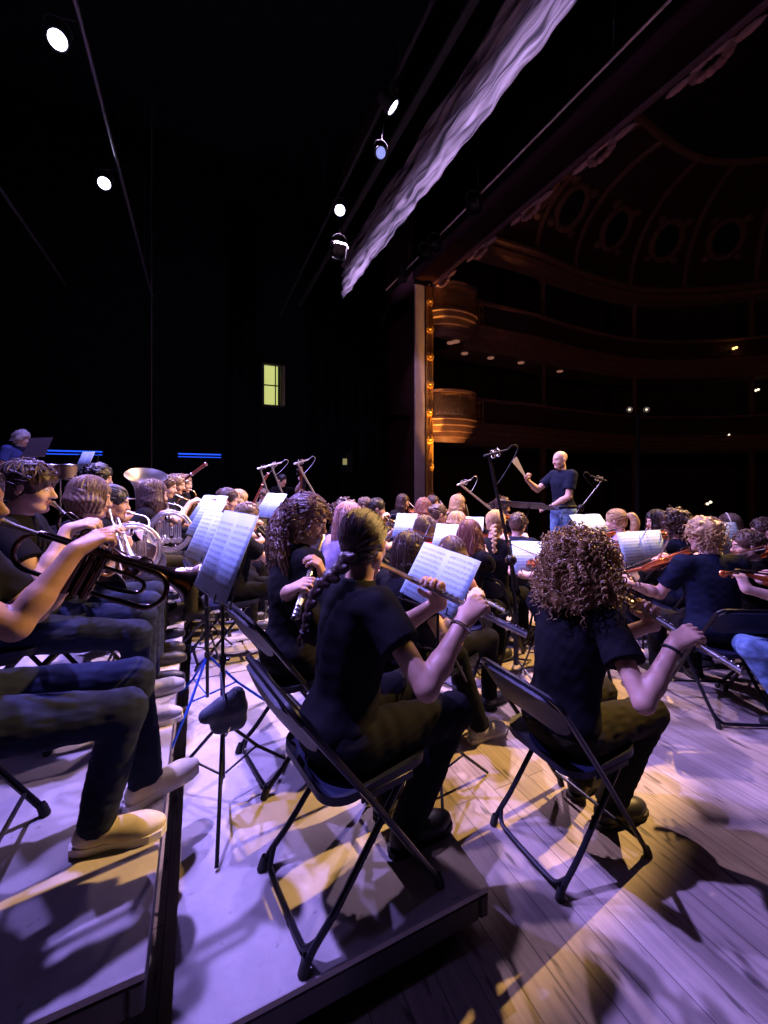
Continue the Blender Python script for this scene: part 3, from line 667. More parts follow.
STAND0 = {}
def make_stand(matname):
    """origin at the foot on the floor; the desk is a separate part placed by desk()"""
    t = thing('music_stand', 'x', 'music stand')
    for k in range(3):
        a = 2 * PI * k / 3 + 0.5; c, s = math.cos(a), math.sin(a)
        MB().tube([(0.014 * c, 0.014 * s, 0.335), (0.17 * c, 0.17 * s, 0.155), (0.33 * c, 0.33 * s, 0.010)], 0.0075, 8).build('leg', matname, t)
        MB().tube([(0.012 * c, 0.012 * s, 0.115), (0.165 * c, 0.165 * s, 0.160)], 0.005, 6).build('brace', matname, t)
    return t
def stand(label, x, y, z, top, facing, tilt=20, matname='stand', legs='stand', width=0.46, sheetlab=None, desk='wire', sheets=2, sheet_h=0.30, rot0=0.0, sheet_off=0.0, roll=0.0):
    """top = height of the desk centre above z; facing = world angle the page looks towards; tilt = lean back from upright (degrees)"""
    if legs not in STAND0: STAND0[legs] = t = make_stand(legs)
    else:
        t = STAND0[legs].copy(); COL.objects.link(t)
        for ch in list(STAND0[legs].children):
            if ch.name.split('.')[0] in ('leg', 'brace'):
                c_ = ch.copy(); COL.objects.link(c_); c_.parent = t
    t['label'] = label; t['group'] = 'music stands of the orchestra'; t.location = (x, y, z); t.rotation_euler = (0, 0, facing + rot0)
    Rz = Matrix.Rotation(-rot0, 4, 'Z')
    p = MB().tube([(0, 0, 0.10), (0, 0, 0.62)], 0.010, 10).tube([(0, 0, 0.60), (0, 0, top - 0.10)], 0.0075, 10)
    p.build('pole', matname, t)
    MB().lathe([(0, 0.0), (0, 0.017), (0.05, 0.017), (0.05, 0.0)], (0, 0, 0.32), (0, 0, 1), 12).build('hub', matname, t)
    k = MB().lathe([(0, 0.015), (0.04, 0.015)], (0, 0, 0.60), (0, 0, 1), 12, True).tube([(0, 0, 0.62), (0, 0.03, 0.62)], 0.008, 8); k.build('knob', matname, t)
    a = math.radians(tilt); up = V(-math.sin(a), 0, math.cos(a)); n = V(math.cos(a), 0, math.sin(a)); lat = V(0, 1, 0)   # page normal n, page up
    c = V(0, 0, top)
    def P(u, v, w=0.0): return c + lat * u + up * v + n * w
    d = MB()
    W, H = width / 2, 0.15
    if desk == 'solid':
        for (u0, u1, v0, v1, th) in ((-W, W, -H, H, 0.004),):
            d.v += [P(u0, v0, 0), P(u1, v0, 0), P(u1, v1, 0), P(u0, v1, 0), P(u0, v0, -th), P(u1, v0, -th), P(u1, v1, -th), P(u0, v1, -th)]
            d.f += [(0, 1, 2, 3), (7, 6, 5, 4), (0, 4, 5, 1), (1, 5, 6, 2), (2, 6, 7, 3), (3, 7, 4, 0)]
        dd = d.build('desk', matname, t, False)
        l = MB(); l.v += [P(-W, -H, 0), P(W, -H, 0), P(W, -H, 0.05), P(-W, -H, 0.05), P(-W, -H - .004, 0), P(W, -H - .004, 0), P(W, -H - .004, 0.05), P(-W, -H - .004, 0.05)]
        l.f += [(0, 1, 2, 3), (7, 6, 5, 4), (0, 4, 5, 1), (1, 5, 6, 2), (2, 6, 7, 3), (3, 7, 4, 0)]; l.build('lip', matname, t, False)
    else:
        for u in (-W, 0, W): d.tube([P(u * 0.96, -H, -0.006), P(u * 0.75, H * 0.8, -0.006)], 0.004, 6)
        d.tube([P(-W, -H, -0.006), P(W, -H, -0.006)], 0.005, 6).tube([P(-W * .75, H * .8, -0.006), P(W * .75, H * .8, -0.006)], 0.004, 6)
        d.tube([P(-W * .86, 0, -0.008), P(W * .86, 0, -0.008)], 0.0035, 6)
        d.build('desk', matname, t)
        l = MB()
        for u in (-W * .7, W * .7): l.tube([P(u, -H, -0.006), P(u, -H, 0.035), P(u, -H + .03, 0.04)], 0.0035, 6)
        l.tube([P(-W * .7, -H, 0.012), P(W * .7, -H, 0.012)], 0.003, 6)
        l.build('lip', matname, t)
    MB().tube([(0, 0, top - 0.12), tuple(P(0, -0.05, -0.012))], 0.009, 8).build('tilt_joint', matname, t)
    if rot0:
        for ch in t.children:
            if ch.name.split('.')[0] in ('desk', 'lip', 'tilt_joint'): ch.rotation_euler = (0, 0, -rot0)
    if sheetlab:
        # two pages folded along the middle, resting on the lip
        wv = 0.21; h = sheet_h / 2; v, f = [], []
        nx_ = 12
        base = Matrix.Translation((x, y, z)) @ Matrix.Rotation(facing, 4, 'Z')
        fr = Matrix(((lat[0], up[0], n[0], 0), (lat[1], up[1], n[1], 0), (lat[2], up[2], n[2], 0), (0, 0, 0, 1)))
        off = P(sheet_off, -0.15 + h + 0.006, 0.004)
        fr.translation = Vector(off)
        fr = fr @ Matrix.Rotation(math.radians(roll), 4, 'Z')
        us = np.linspace(-wv if sheets == 2 else -wv / 2, wv if sheets == 2 else wv / 2, nx_ + 1)
        for th in (0.0, 0.002):
            for u in us:
                for q in (-1, 1): v.append((u, q * h, th + (0.010 * math.sin(min(abs(u) / wv, 1) * PI) if sheets == 2 else 0.004 * math.sin(abs(u) * 20))))
        m_ = 2 * (nx_ + 1)
        for i in range(nx_):
            a0 = 2 * i; f.append((m_ + a0, m_ + a0 + 2, m_ + a0 + 3, m_ + a0 + 1)); f.append((a0, a0 + 1, a0 + 3, a0 + 2))
            f.append((a0, a0 + 2, m_ + a0 + 2, m_ + a0)); f.append((a0 + 1, m_ + a0 + 1, m_ + a0 + 3, a0 + 3))
        f.append((0, m_, m_ + 1, 1)); e = 2 * nx_; f.append((e, e + 1, m_ + e + 1, m_ + e))
        o = link_mesh('sheet_music', v, f, M['sheet']); o.matrix_world = base @ fr
        tag(o, sheetlab, 'sheet music', 'sheet music on the stands')
    return t
def mic_stand(label, x, y, z, tip, elbow, base='tripod', mic='shock', micdir=(1, 0, -0.4), k=1.0):
    """vertical pole at (x, y); boom from elbow to tip (world); microphone with its shock mount at the tip"""
    t = thing('microphone_stand', label, 'microphone stand', (x, y, z), group='microphone stands')
    L_ = lambda p: np.asarray(p, float) - V(x, y, z)
    e = L_(elbow); tp = L_(tip)
    MB().tube([(0, 0, 0.08), (0, 0, e[2] * 0.55)], 0.011 * k, 10).tube([(0, 0, e[2] * 0.5), (e[0], e[1], e[2])], 0.008 * k, 10).build('pole', 'stand', t)
    for k in range(3):
        a = 2 * PI * k / 3 + 0.4; MB().tube([(0.015 * math.cos(a), 0.015 * math.sin(a), 0.12), (0.30 * math.cos(a), 0.30 * math.sin(a), 0.012)], 0.008, 8).build('leg', 'stand', t)
    bk = e - nrm(tp - e) * 0.25
    MB().tube([bk, tp], 0.007 * k, 8).build('boom', 'rail_steel' if mic == 'overhead' else 'stand', t)
    MB().lathe([(0, 0.018), (0.09, 0.018)], bk, nrm(tp - e), 10, True).build('counterweight', 'stand', t)
    MB().ell(e, 0.024 * k, 10, 8).build('clutch', 'stand', t)
    md = nrm(micdir)
    b = MB().lathe([(-0.16, 0.0), (-0.16, 0.010), (-0.02, 0.0125), (0.0, 0.0125), (0.035, 0.014), (0.045, 0.010), (0.048, 0.0)], tp, md, 14)
    b.build('microphone', 'silver' if mic == 'overhead' else 'fixture', t)
    side = nrm(np.cross(md, (0, 0, 1))); upv = np.cross(side, md)
    r = MB(); r.tube(arc(tp - md * 0.08, 0.035, 0, 2 * PI, 16, side, upv)[:-1], 0.004, 6, True)
    r.tube(arc(tp - md * 0.03, 0.035, 0, 2 * PI, 16, side, upv)[:-1], 0.004, 6, True)
    for a in range(4):
        d_ = math.cos(a * PI / 2 + .4) * side + math.sin(a * PI / 2 + .4) * upv
        r.tube([tp - md * 0.08 + d_ * 0.035, tp - md * 0.03 + d_ * 0.035], 0.003, 5)
    r.build('shock_mount', 'chrome', t)
    # cable hanging in a loop from the microphone tail back to the boom
    tail = tp - md * 0.16; m_ = tp + (e - tp) * 0.3
    MB().tube(smooth_path([tail, tail - md * 0.06 + V(0, 0, 0.03), tail - md * 0.10 - V(0, 0, 0.02), (tail + m_) / 2 - md * 0.05 - V(0, 0, 0.03), m_], 5), 0.0035, 6).build('cable', 'rail_steel' if mic == 'overhead' else 'cable', t)
    return t

# ================================================================== instruments (local x along the instrument, z up)
def inst(name, label, cat, matrix, group=None): return thing(name, label, cat, matrix=matrix, group=group)
def flute(label, mtx, m='silver', detail=True):
    t = inst('flute', label, 'flute', mtx, 'flutes')
    MB().lathe([(-0.075, 0), (-0.075, 0.0098), (-0.062, 0.0105), (-0.06, 0.0095), (0.16, 0.0095), (0.165, 0.0115), (0.20, 0.0115), (0.205, 0.0098), (0.505, 0.0098), (0.507, 0.0118), (0.535, 0.0118), (0.537, 0.0098), (0.60, 0.0098), (0.601, 0.011), (0.604, 0.008)], axis=(1, 0, 0), n=14).build('tube', m, t)
    MB().ell((0, 0, 0.008), (0.020, 0.014, 0.005), 12, 6).build('lip_plate', m, t)
    if detail:
        xs = [0.225, 0.248, 0.27, 0.29, 0.312, 0.332, 0.356, 0.39, 0.412, 0.434, 0.456, 0.478, 0.545, 0.568, 0.59]
        for i, x in enumerate(xs):
            MB().lathe([(0, 0), (0, 0.0085), (0.004, 0.0085), (0.0055, 0.005), (0.0055, 0)], (x, 0, 0.0098), (0, 0, 1), 10).build('key', 'chrome', t)
        MB().tube([(0.215, -0.011, 0.008), (0.50, -0.011, 0.008)], 0.0025, 6).tube([(0.39, 0.011, 0.007), (0.60, 0.011, 0.007)], 0.0025, 6).build('key_rod', 'chrome', t)
        MB().tube(smooth_path([(0.60, 0.012, 0.0), (0.58, 0.02, -0.004), (0.55, 0.018, -0.006), (0.52, 0.012, -0.004)], 4), 0.003, 6).build('foot_key', 'chrome', t)
    return t
def trumpet(label, mtx, m='brass', m2=None, detail=True):
    m2 = m2 or m; t = inst('trumpet', label, 'trumpet', mtx, 'trumpets')
    MB().lathe([(0.0, 0.0135), (-0.004, 0.012), (0.004, 0.0105), (0.03, 0.007), (0.085, 0.0055)], axis=(1, 0, 0), n=14).build('mouthpiece', 'silver', t)
    MB().tube([(0.075, 0, 0), (0.30, 0, 0), (0.40, 0, 0)], [0.0055, 0.0065, 0.0065], 10).tube(arc((0.40, 0, -0.055), 0.055, PI / 2, -PI / 2, 10, (1, 0, 0), (0, 0, 1)), 0.0065, 10).tube([(0.40, 0, -0.11), (0.27, 0, -0.11)], 0.0065, 10).build('lead_pipe', m, t)
    MB().tube([(0.33, 0, 0), (0.40, 0, 0)], 0.0085, 10).tube([(0.33, 0, -0.11), (0.40, 0, -0.11)], 0.0085, 10).tube(arc((0.40, 0, -0.055), 0.0555, PI / 2, -PI / 2, 12, (1, 0, 0), (0, 0, 1)), 0.0082, 10).build('tuning_slide', m2, t)
    # bell: second loop of tubing to the left then the flare forward
    b = MB(); y0 = 0.032
    b.tube([(0.20, y0 * .5, -0.11), (0.10, y0, -0.11)], 0.0065, 10).tube(arc((0.10, y0, -0.055), 0.055, 1.5 * PI, PI / 2, 12, (1, 0, 0), (0, 0, 1)), 0.007, 10)
    b.lathe([(0.10, 0.007), (0.22, 0.0085), (0.33, 0.0115), (0.40, 0.017), (0.445, 0.025), (0.475, 0.036), (0.500, 0.052), (0.512, 0.066), (0.514, 0.069), (0.510, 0.067), (0.495, 0.048), (0.44, 0.022)], (0, y0, 0), (1, 0, 0), 24)
    b.build('bell', m, t)
    for k in range(3):
        x = 0.205 + k * 0.026; y = 0.016
        v = MB().lathe([(-0.125, 0.0), (-0.125, 0.012), (-0.115, 0.0135), (-0.0, 0.0125), (0.02, 0.0135), (0.026, 0.0115), (0.026, 0)], (x, y, -0.01), (0, 0, 1), 12)
        vv = v.build('valve', m, t)
        MB().lathe([(0.0, 0.004), (0.03, 0.004), (0.031, 0.0095), (0.036, 0.0095), (0.037, 0)], (x, y, 0.016), (0, 0, 1), 10).build('button', 'silver', vv)
    s = MB()
    for (x, dy, ln) in ((0.205, -0.03, 0.05), (0.257, -0.045, 0.10)):
        s.tube([(x, 0.005, -0.035), (x + 0.0, dy, -0.035)], 0.006, 8)
    s.tube(smooth_path([(0.27, 0.016, -0.035), (0.33, 0.016, -0.035), (0.385, 0.016, -0.045), (0.385, 0.016, -0.075), (0.33, 0.016, -0.085), (0.27, 0.016, -0.085)], 5), 0.006, 8)
    s.build('valve_slides', m2, t)
    MB().tube(arc((0.37, 0, 0.018), 0.013, 0, 2 * PI, 12, (1, 0, 0), (0, 0, 1))[:-1], 0.0025, 6, True).tube([(0.17, 0, 0.0), (0.17, 0.03, 0.0)], 0.003, 6).tube([(0.31, 0, 0.0), (0.31, 0.03, 0.0)], 0.003, 6).build('finger_ring', m2, t)
    return t
def french_horn(label, mtx, m='silver'):
    """local: the coil lies in the xz plane, centre at the origin; the bell opens backwards and towards -y"""
    t = inst('french_horn', label, 'french horn', mtx, 'french horns')
    c = MB(); c.tube(arc((0, 0, 0), 0.165, 0, 2 * PI, 40, (1, 0, 0), (0, 0, 1))[:-1], 0.0095, 10, True)
    c.tube(arc((0, 0.022, 0), 0.140, 0.4, 2 * PI, 36, (1, 0, 0), (0, 0, 1)), 0.0075, 8)
    c.tube(arc((0, -0.022, 0), 0.150, 1.0, 2 * PI + .3, 36, (1, 0, 0), (0, 0, 1)), 0.009, 8)
    c.build('coil', m, t)
    w = MB()
    for k in range(6):
        x = -0.085 + k * 0.030; L_ = 0.06 + 0.035 * math.sin(k * 1.3 + .6)
        w.tube([(x, -0.012, -L_), (x, -0.012, L_)], 0.0055, 8); w.tube([(x + 0.014, -0.012, -L_), (x + 0.014, -0.012, L_)], 0.0055, 8)
        w.tube(arc((x + 0.007, -0.012, L_), 0.007, 0, PI, 6, (1, 0, 0), (0, 0, 1)), 0.0055, 8); w.tube(arc((x + 0.007, -0.012, -L_), 0.007, PI, 2 * PI, 6, (1, 0, 0), (0, 0, 1)), 0.0055, 8)
    w.build('valve_slides', m, t)
    for k in range(4):
        x = -0.06 + k * 0.042
        v = MB().lathe([(-0.03, 0), (-0.03, 0.019), (-0.026, 0.021), (0.026, 0.021), (0.03, 0.019), (0.032, 0.008), (0.032, 0)], (x, 0.005, -0.075), (0, 1, 0), 14).build('rotary_valve', m, t)
    lv = MB()
    for k in range(3): lv.tube(smooth_path([(-0.03 + k * 0.025, 0.03, 0.10), (-0.03 + k * 0.025, 0.055, 0.135), (-0.03 + k * 0.025, 0.06, 0.155)], 4), 0.004, 6).ell((-0.03 + k * 0.025, 0.06, 0.16), (0.010, 0.004, 0.014), 8, 6)
    lv.build('levers', m, t)
    MB().tube(smooth_path([(-0.02, -0.02, -0.16), (-0.12, -0.035, -0.125), (-0.19, -0.05, -0.03), (-0.20, -0.065, 0.03)], 6), [0.010, 0.016, 0.026, 0.042], 14).build('bell_throat', m, t)
    ax = nrm(V(-0.35, -0.75, -0.50)); MB().lathe([(-0.10, 0.018), (-0.04, 0.028), (0.03, 0.045), (0.09, 0.080), (0.125, 0.125), (0.135, 0.150), (0.137, 0.152), (0.132, 0.148), (0.10, 0.09), (0.03, 0.043)], V(-0.08, -0.03, -0.10), ax, 28).build('bell', m, t)
    MB().tube(smooth_path([(-0.04, 0.215, 0.215), (0.03, 0.17, 0.20), (0.075, 0.09, 0.175), (0.09, 0.015, 0.135)], 5), [0.0045, 0.006, 0.007, 0.008], 8).lathe([(0, 0.0125), (0.004, 0.011), (0.05, 0.005)], V(-0.085, 0.235, 0.220), nrm(V(0.9, -0.4, -0.1)), 12).build('mouthpipe', m, t)
    return t
def tuba(label, mtx, m='silver'):
    """local z up along the body, bell at the top; x forward"""
    t = inst('tuba', label, 'tuba', mtx)
    MB().lathe([(-0.30, 0.055), (-0.1, 0.07), (0.15, 0.085), (0.30, 0.11), (0.38, 0.15), (0.42, 0.19), (0.435, 0.205), (0.438, 0.207), (0.432, 0.202), (0.40, 0.165), (0.32, 0.115), (0.15, 0.082)], (0, 0, 0), (0, 0, 1), 32).build('bell', m, t)
    MB().tube(smooth_path([(0, 0, -0.28), (0.02, 0.0, -0.40), (0.11, 0.0, -0.46), (0.20, 0.0, -0.40), (0.22, 0, -0.25), (0.22, 0, 0.0), (0.21, 0, 0.10), (0.15, 0, 0.16), (0.10, 0.02, 0.08), (0.11, 0.03, -0.15), (0.13, 0.03, -0.3)], 5), [0.056, 0.054, 0.05, 0.046, 0.04, 0.034, 0.028, 0.022, 0.018, 0.016, 0.014], 12).build('bow_tubing', m, t)
    w = MB()
    for k in range(4):
        w.tube(smooth_path([(0.12 + k * 0.01, 0.07, -0.2 + k * 0.06), (0.17, 0.09, -0.2 + k * 0.06), (0.18, 0.09, -0.16 + k * 0.06), (0.12, 0.07, -0.16 + k * 0.06)], 4), 0.009, 8)
    w.build('valve_slides', m, t)
    for k in range(4): MB().lathe([(-0.09, 0.0), (-0.09, 0.016), (0.09, 0.016), (0.10, 0.005), (0.13, 0.005), (0.131, 0.012), (0.137, 0)], (0.10, 0.10, -0.18 + k * 0.045), nrm((0.2, 1, 0.1)), 12).build('valve', m, t)
    MB().tube(smooth_path([(0.10, 0.02, 0.16), (-0.02, -0.09, 0.20), (-0.14, -0.12, 0.20), (-0.22, -0.10, 0.19)], 5), 0.007, 8).lathe([(0, 0.018), (0.05, 0.007)], (-0.24, -0.095, 0.19), (1, -0.3, 0), 12).build('mouthpipe', m, t)
    return t
def clarinet(label, mtx):
    t = inst('clarinet', label, 'clarinet', mtx, 'clarinets')
    MB().lathe([(0, 0.004), (0.02, 0.008), (0.07, 0.012), (0.09, 0.015), (0.15, 0.0145), (0.155, 0.0125), (0.55, 0.0125), (0.555, 0.015), (0.58, 0.016), (0.62, 0.024), (0.655, 0.036), (0.657, 0.036), (0.652, 0.030), (0.60, 0.014)], axis=(1, 0, 0), n=14).build('body', 'ebony', t)
    k = MB()
    for x in (0.2, 0.225, 0.25, 0.3, 0.325, 0.36, 0.40, 0.43, 0.46, 0.5): k.lathe([(0, 0), (0, 0.008), (0.004, 0.008), (0.004, 0)], (x, 0, 0.0125), (0, 0, 1), 8)
    k.tube([(0.19, 0.012, 0.006), (0.52, 0.012, 0.006)], 0.0025, 6).tube([(0.19, -0.012, 0.006), (0.36, -0.012, 0.006)], 0.0025, 6)
    k.build('keywork', 'chrome', t)
    MB().lathe([(0, 0.0155), (0.004, 0.016), (0.008, 0.0155)], (0.553, 0, 0), (1, 0, 0), 12).lathe([(0, 0.0155), (0.004, 0.016), (0.008, 0.0155)], (0.12, 0, 0), (1, 0, 0), 12).build('rings', 'chrome', t)
    return t
def saxophone(label, mtx):
    """local: x forward, z up; mouthpiece at the origin"""
    t = inst('saxophone', label, 'saxophone', mtx)
    MB().tube(smooth_path([(0, 0, 0), (0.05, 0, 0.015), (0.11, 0, 0.0), (0.14, 0, -0.05)], 5), [0.007, 0.009, 0.011, 0.012], 10).build('neck', 'brass', t)
    MB().tube(smooth_path([(0.14, 0, -0.05), (0.145, 0, -0.25), (0.15, 0, -0.48), (0.19, 0, -0.56), (0.25, 0, -0.53), (0.27, 0, -0.42), (0.285, 0, -0.30), (0.30, 0, -0.22)], 6), [0.012, 0.020, 0.030, 0.036, 0.040, 0.044, 0.054, 0.068], 16).build('body', 'brass', t)
    k = MB()
    for i in range(10): k.lathe([(0, 0), (0, 0.012 + 0.0012 * i), (0.005, 0.012 + 0.0012 * i), (0.006, 0)], (0.147, -0.016 - 0.0014 * i, -0.09 - 0.038 * i), (0, -1, 0), 10)
    k.tube([(0.165, -0.02, -0.07), (0.17, -0.03, -0.48)], 0.003, 6).build('keywork', 'silver', t)
    MB().lathe([(-0.05, 0.004), (-0.02, 0.008), (0.02, 0.011), (0.03, 0.011)], axis=(1, 0, 0), n=10).build('mouthpiece', 'ebony', t)
    return t
def bassoon(label, mtx):
    """local x along the instrument from the boot (0) to the bell (1.25)"""
    t = inst('bassoon', label, 'bassoon', mtx)
    MB().lathe([(0, 0.0), (0, 0.030), (0.03, 0.034), (0.36, 0.030), (0.38, 0.026), (0.38, 0)], (0, 0, 0), (1, 0, 0), 14).lathe([(0.36, 0.018), (1.0, 0.017), (1.01, 0.020), (1.05, 0.020), (1.18, 0.019), (1.22, 0.023), (1.25, 0.024), (1.25, 0.015)], (0, 0.012, 0), (1, 0, 0), 14).lathe([(0.36, 0.013), (0.86, 0.012), (0.87, 0.0)], (0, -0.018, 0), (1, 0, 0), 12).build('body', 'bassoon', t)
    r = MB()
    for x in (0.02, 0.37, 1.02, 1.24): r.lathe([(0, 0.024 if x > .5 else .034), (0.006, 0.027 if x > .5 else .037), (0.012, 0.024 if x > .5 else .034)], (x, 0.012 if x > .3 else 0, 0), (1, 0, 0), 14)
    for x in (0.15, 0.22, 0.30, 0.5, 0.58, 0.66, 0.75): r.lathe([(0, 0.009), (0.005, 0.009), (0.005, 0)], (x, 0, 0.026), (0, 0, 1), 8)
    r.tube([(0.1, 0.01, 0.03), (0.85, 0.01, 0.028)], 0.003, 6).build('keywork', 'silver', t)
    MB().tube(smooth_path([(0.86, -0.018, 0.0), (0.92, -0.03, 0.02), (0.92, -0.09, 0.06), (0.86, -0.15, 0.09), (0.82, -0.2, 0.09)], 5), [0.004, 0.0035, 0.003, 0.0025, 0.002], 6).build('crook', 'silver', t)
    return t
def violin_outline(L_, wl, wm, wu, n=40):
    prof = [(0, 0.0), (0.02, 0.45 * wl), (0.08, 0.86 * wl), (0.20, wl), (0.33, 0.86 * wl), (0.40, 0.74 * wl), (0.47, wm), (0.56, wm * 1.0), (0.635, wu * 0.90), (0.72, wu), (0.83, wu * 0.96), (0.93, wu * 0.62), (0.985, wu * 0.25), (1.0, 0.02 * wu)]
    P = smooth_path([(x, y, 0) for x, y in prof], 4)
    up = [(p[0] * L_, p[1] / 2) for p in P]; dn = [(x, -y) for x, y in reversed(up)]
    return up + dn[1:-1]
def violin_family(name, cat, label, mtx, L_=0.355, wl=0.205, wm=0.110, wu=0.165, depth=0.034, neck=0.235, m='varnish', group=None, endpin=0.0):
    """local x from the end button (0) to the scroll, z out of the belly"""
    t = inst(name, label, cat, mtx, group)
    ol = violin_outline(L_, wl, wm, wu); k = L_ / 0.355
    b = MB(); n = len(ol)
    levels = [(-depth * .5 - .010 * k, .55), (-depth * .5 - .006 * k, .86), (-depth * .5, 0.99), (-depth * .5 + .004 * k, 1.0), (-depth * .5 + .006 * k, .965), (depth * .5 - .006 * k, .965), (depth * .5 - .004 * k, 1.0), (depth * .5, 0.99), (depth * .5 + .008 * k, .80), (depth * .5 + .015 * k, .45), (depth * .5 + .017 * k, .08)]
    base = 0
    for (z, s_) in levels:
        for (x, y) in ol: b.v.append(V(L_ * .5 + (x - L_ * .5) * (s_ if s_ > .9 else s_ * 1.0), y * s_, z))
    for i in range(len(levels) - 1):
        for q in range(n): b.f.append((i * n + q, i * n + (q + 1) % n, (i + 1) * n + (q + 1) % n, (i + 1) * n + q))
    b.f.append(tuple(reversed(range(n)))); b.f.append(tuple((len(levels) - 1) * n + q for q in range(n)))
    b.build('body', m, t)
    top = depth * .5 + .016 * k
    nk = MB().tube([(L_ * .97, 0, depth * .2), (L_ + neck * .35, 0, depth * .55), (L_ + neck * .62, 0, depth * .55)], [0.017 * k, 0.012 * k, 0.011 * k], 10)
    nk.box((L_ + neck * .75, 0, depth * .45), (neck * .34, 0.022 * k, 0.020 * k), bev=.003 * k)
    sp_ = []
    for i in range(22):
        a = i / 21 * 3.6 * PI * .6; r_ = (0.017 - 0.012 * i / 21) * k
        sp_.append((L_ + neck * .95 + r_ * math.cos(a + PI), 0, depth * .30 + r_ * math.sin(a + PI)))
    nk.tube(sp_, 0.010 * k, 8); nk.build('neck_and_scroll', m, t)
    MB().box((L_ + neck * .08, 0, top + .006 * k), (neck * 1.15, 0.030 * k, 0.007 * k), bev=.002 * k).build('fingerboard', 'ebony', t)
    MB().box((L_ * .55, 0, top + .012 * k), (0.005 * k, 0.045 * k, 0.03 * k), bev=.001).build('bridge', 'wood_bow', t)
    MB().poly_prism([(0.02 * k, .012 * k), (L_ * .40, .022 * k), (L_ * .40, -.022 * k), (0.02 * k, -.012 * k)], top, top + .008 * k).build('tailpiece', 'ebony', t)
    s_ = MB()
    for q in range(4): s_.tube([(L_ * .36, (q - 1.5) * .008 * k, top + .010 * k), (L_ * .55, (q - 1.5) * .010 * k, top + .028 * k), (L_ + neck * .66, (q - 1.5) * .005 * k, top + .012 * k)], 0.0008 * k, 4)
    s_.build('strings', 'chrome', t)
    p_ = MB()
    for q in range(4):
        x = L_ + neck * (.66 + .07 * q); sg = 1 if q % 2 else -1
        p_.tube([(x, 0, depth * .45), (x, sg * .036 * k, depth * .45)], .0035 * k, 6).ell((x, sg * .042 * k, depth * .45), (.010 * k, .004 * k, .008 * k), 8, 6)
    p_.build('pegs', 'ebony', t)
    if name in ('violin', 'viola'): MB().ell((0.035, 0.05, top + .006), (.035, .045, .008), 12, 6).build('chin_rest', 'ebony', t)
    if endpin: MB().tube([(0, 0, 0), (-endpin, 0, 0)], .005, 6).build('endpin', 'chrome', t)
    return t
def bow(label, a, b):
    """a = frog end, b = tip (world points)"""
    a, b = np.asarray(a, float), np.asarray(b, float); L_ = np.linalg.norm(b - a)
    t = inst('bow', label, 'bow', frame(b - a, (0, 0, 1), a), 'bows')
    st = [(L_ * k / 10, 0, 0.014 - 0.012 * math.sin(PI * k / 10)) for k in range(11)]
    MB().tube(st, [0.0045, 0.004, 0.003], 8).ell((L_, 0, 0.004), (.008, .004, .014), 8, 6).build('stick', 'wood_bow', t)
    MB().box((L_ * .5 + .02, 0, -0.006), (L_ - .04, .010, .0015)).build('bow_hair', 'hairwhite', t)
    MB().box((.04, 0, .002), (.05, .012, .018), bev=.003).build('frog', 'ebony', t)
    return t
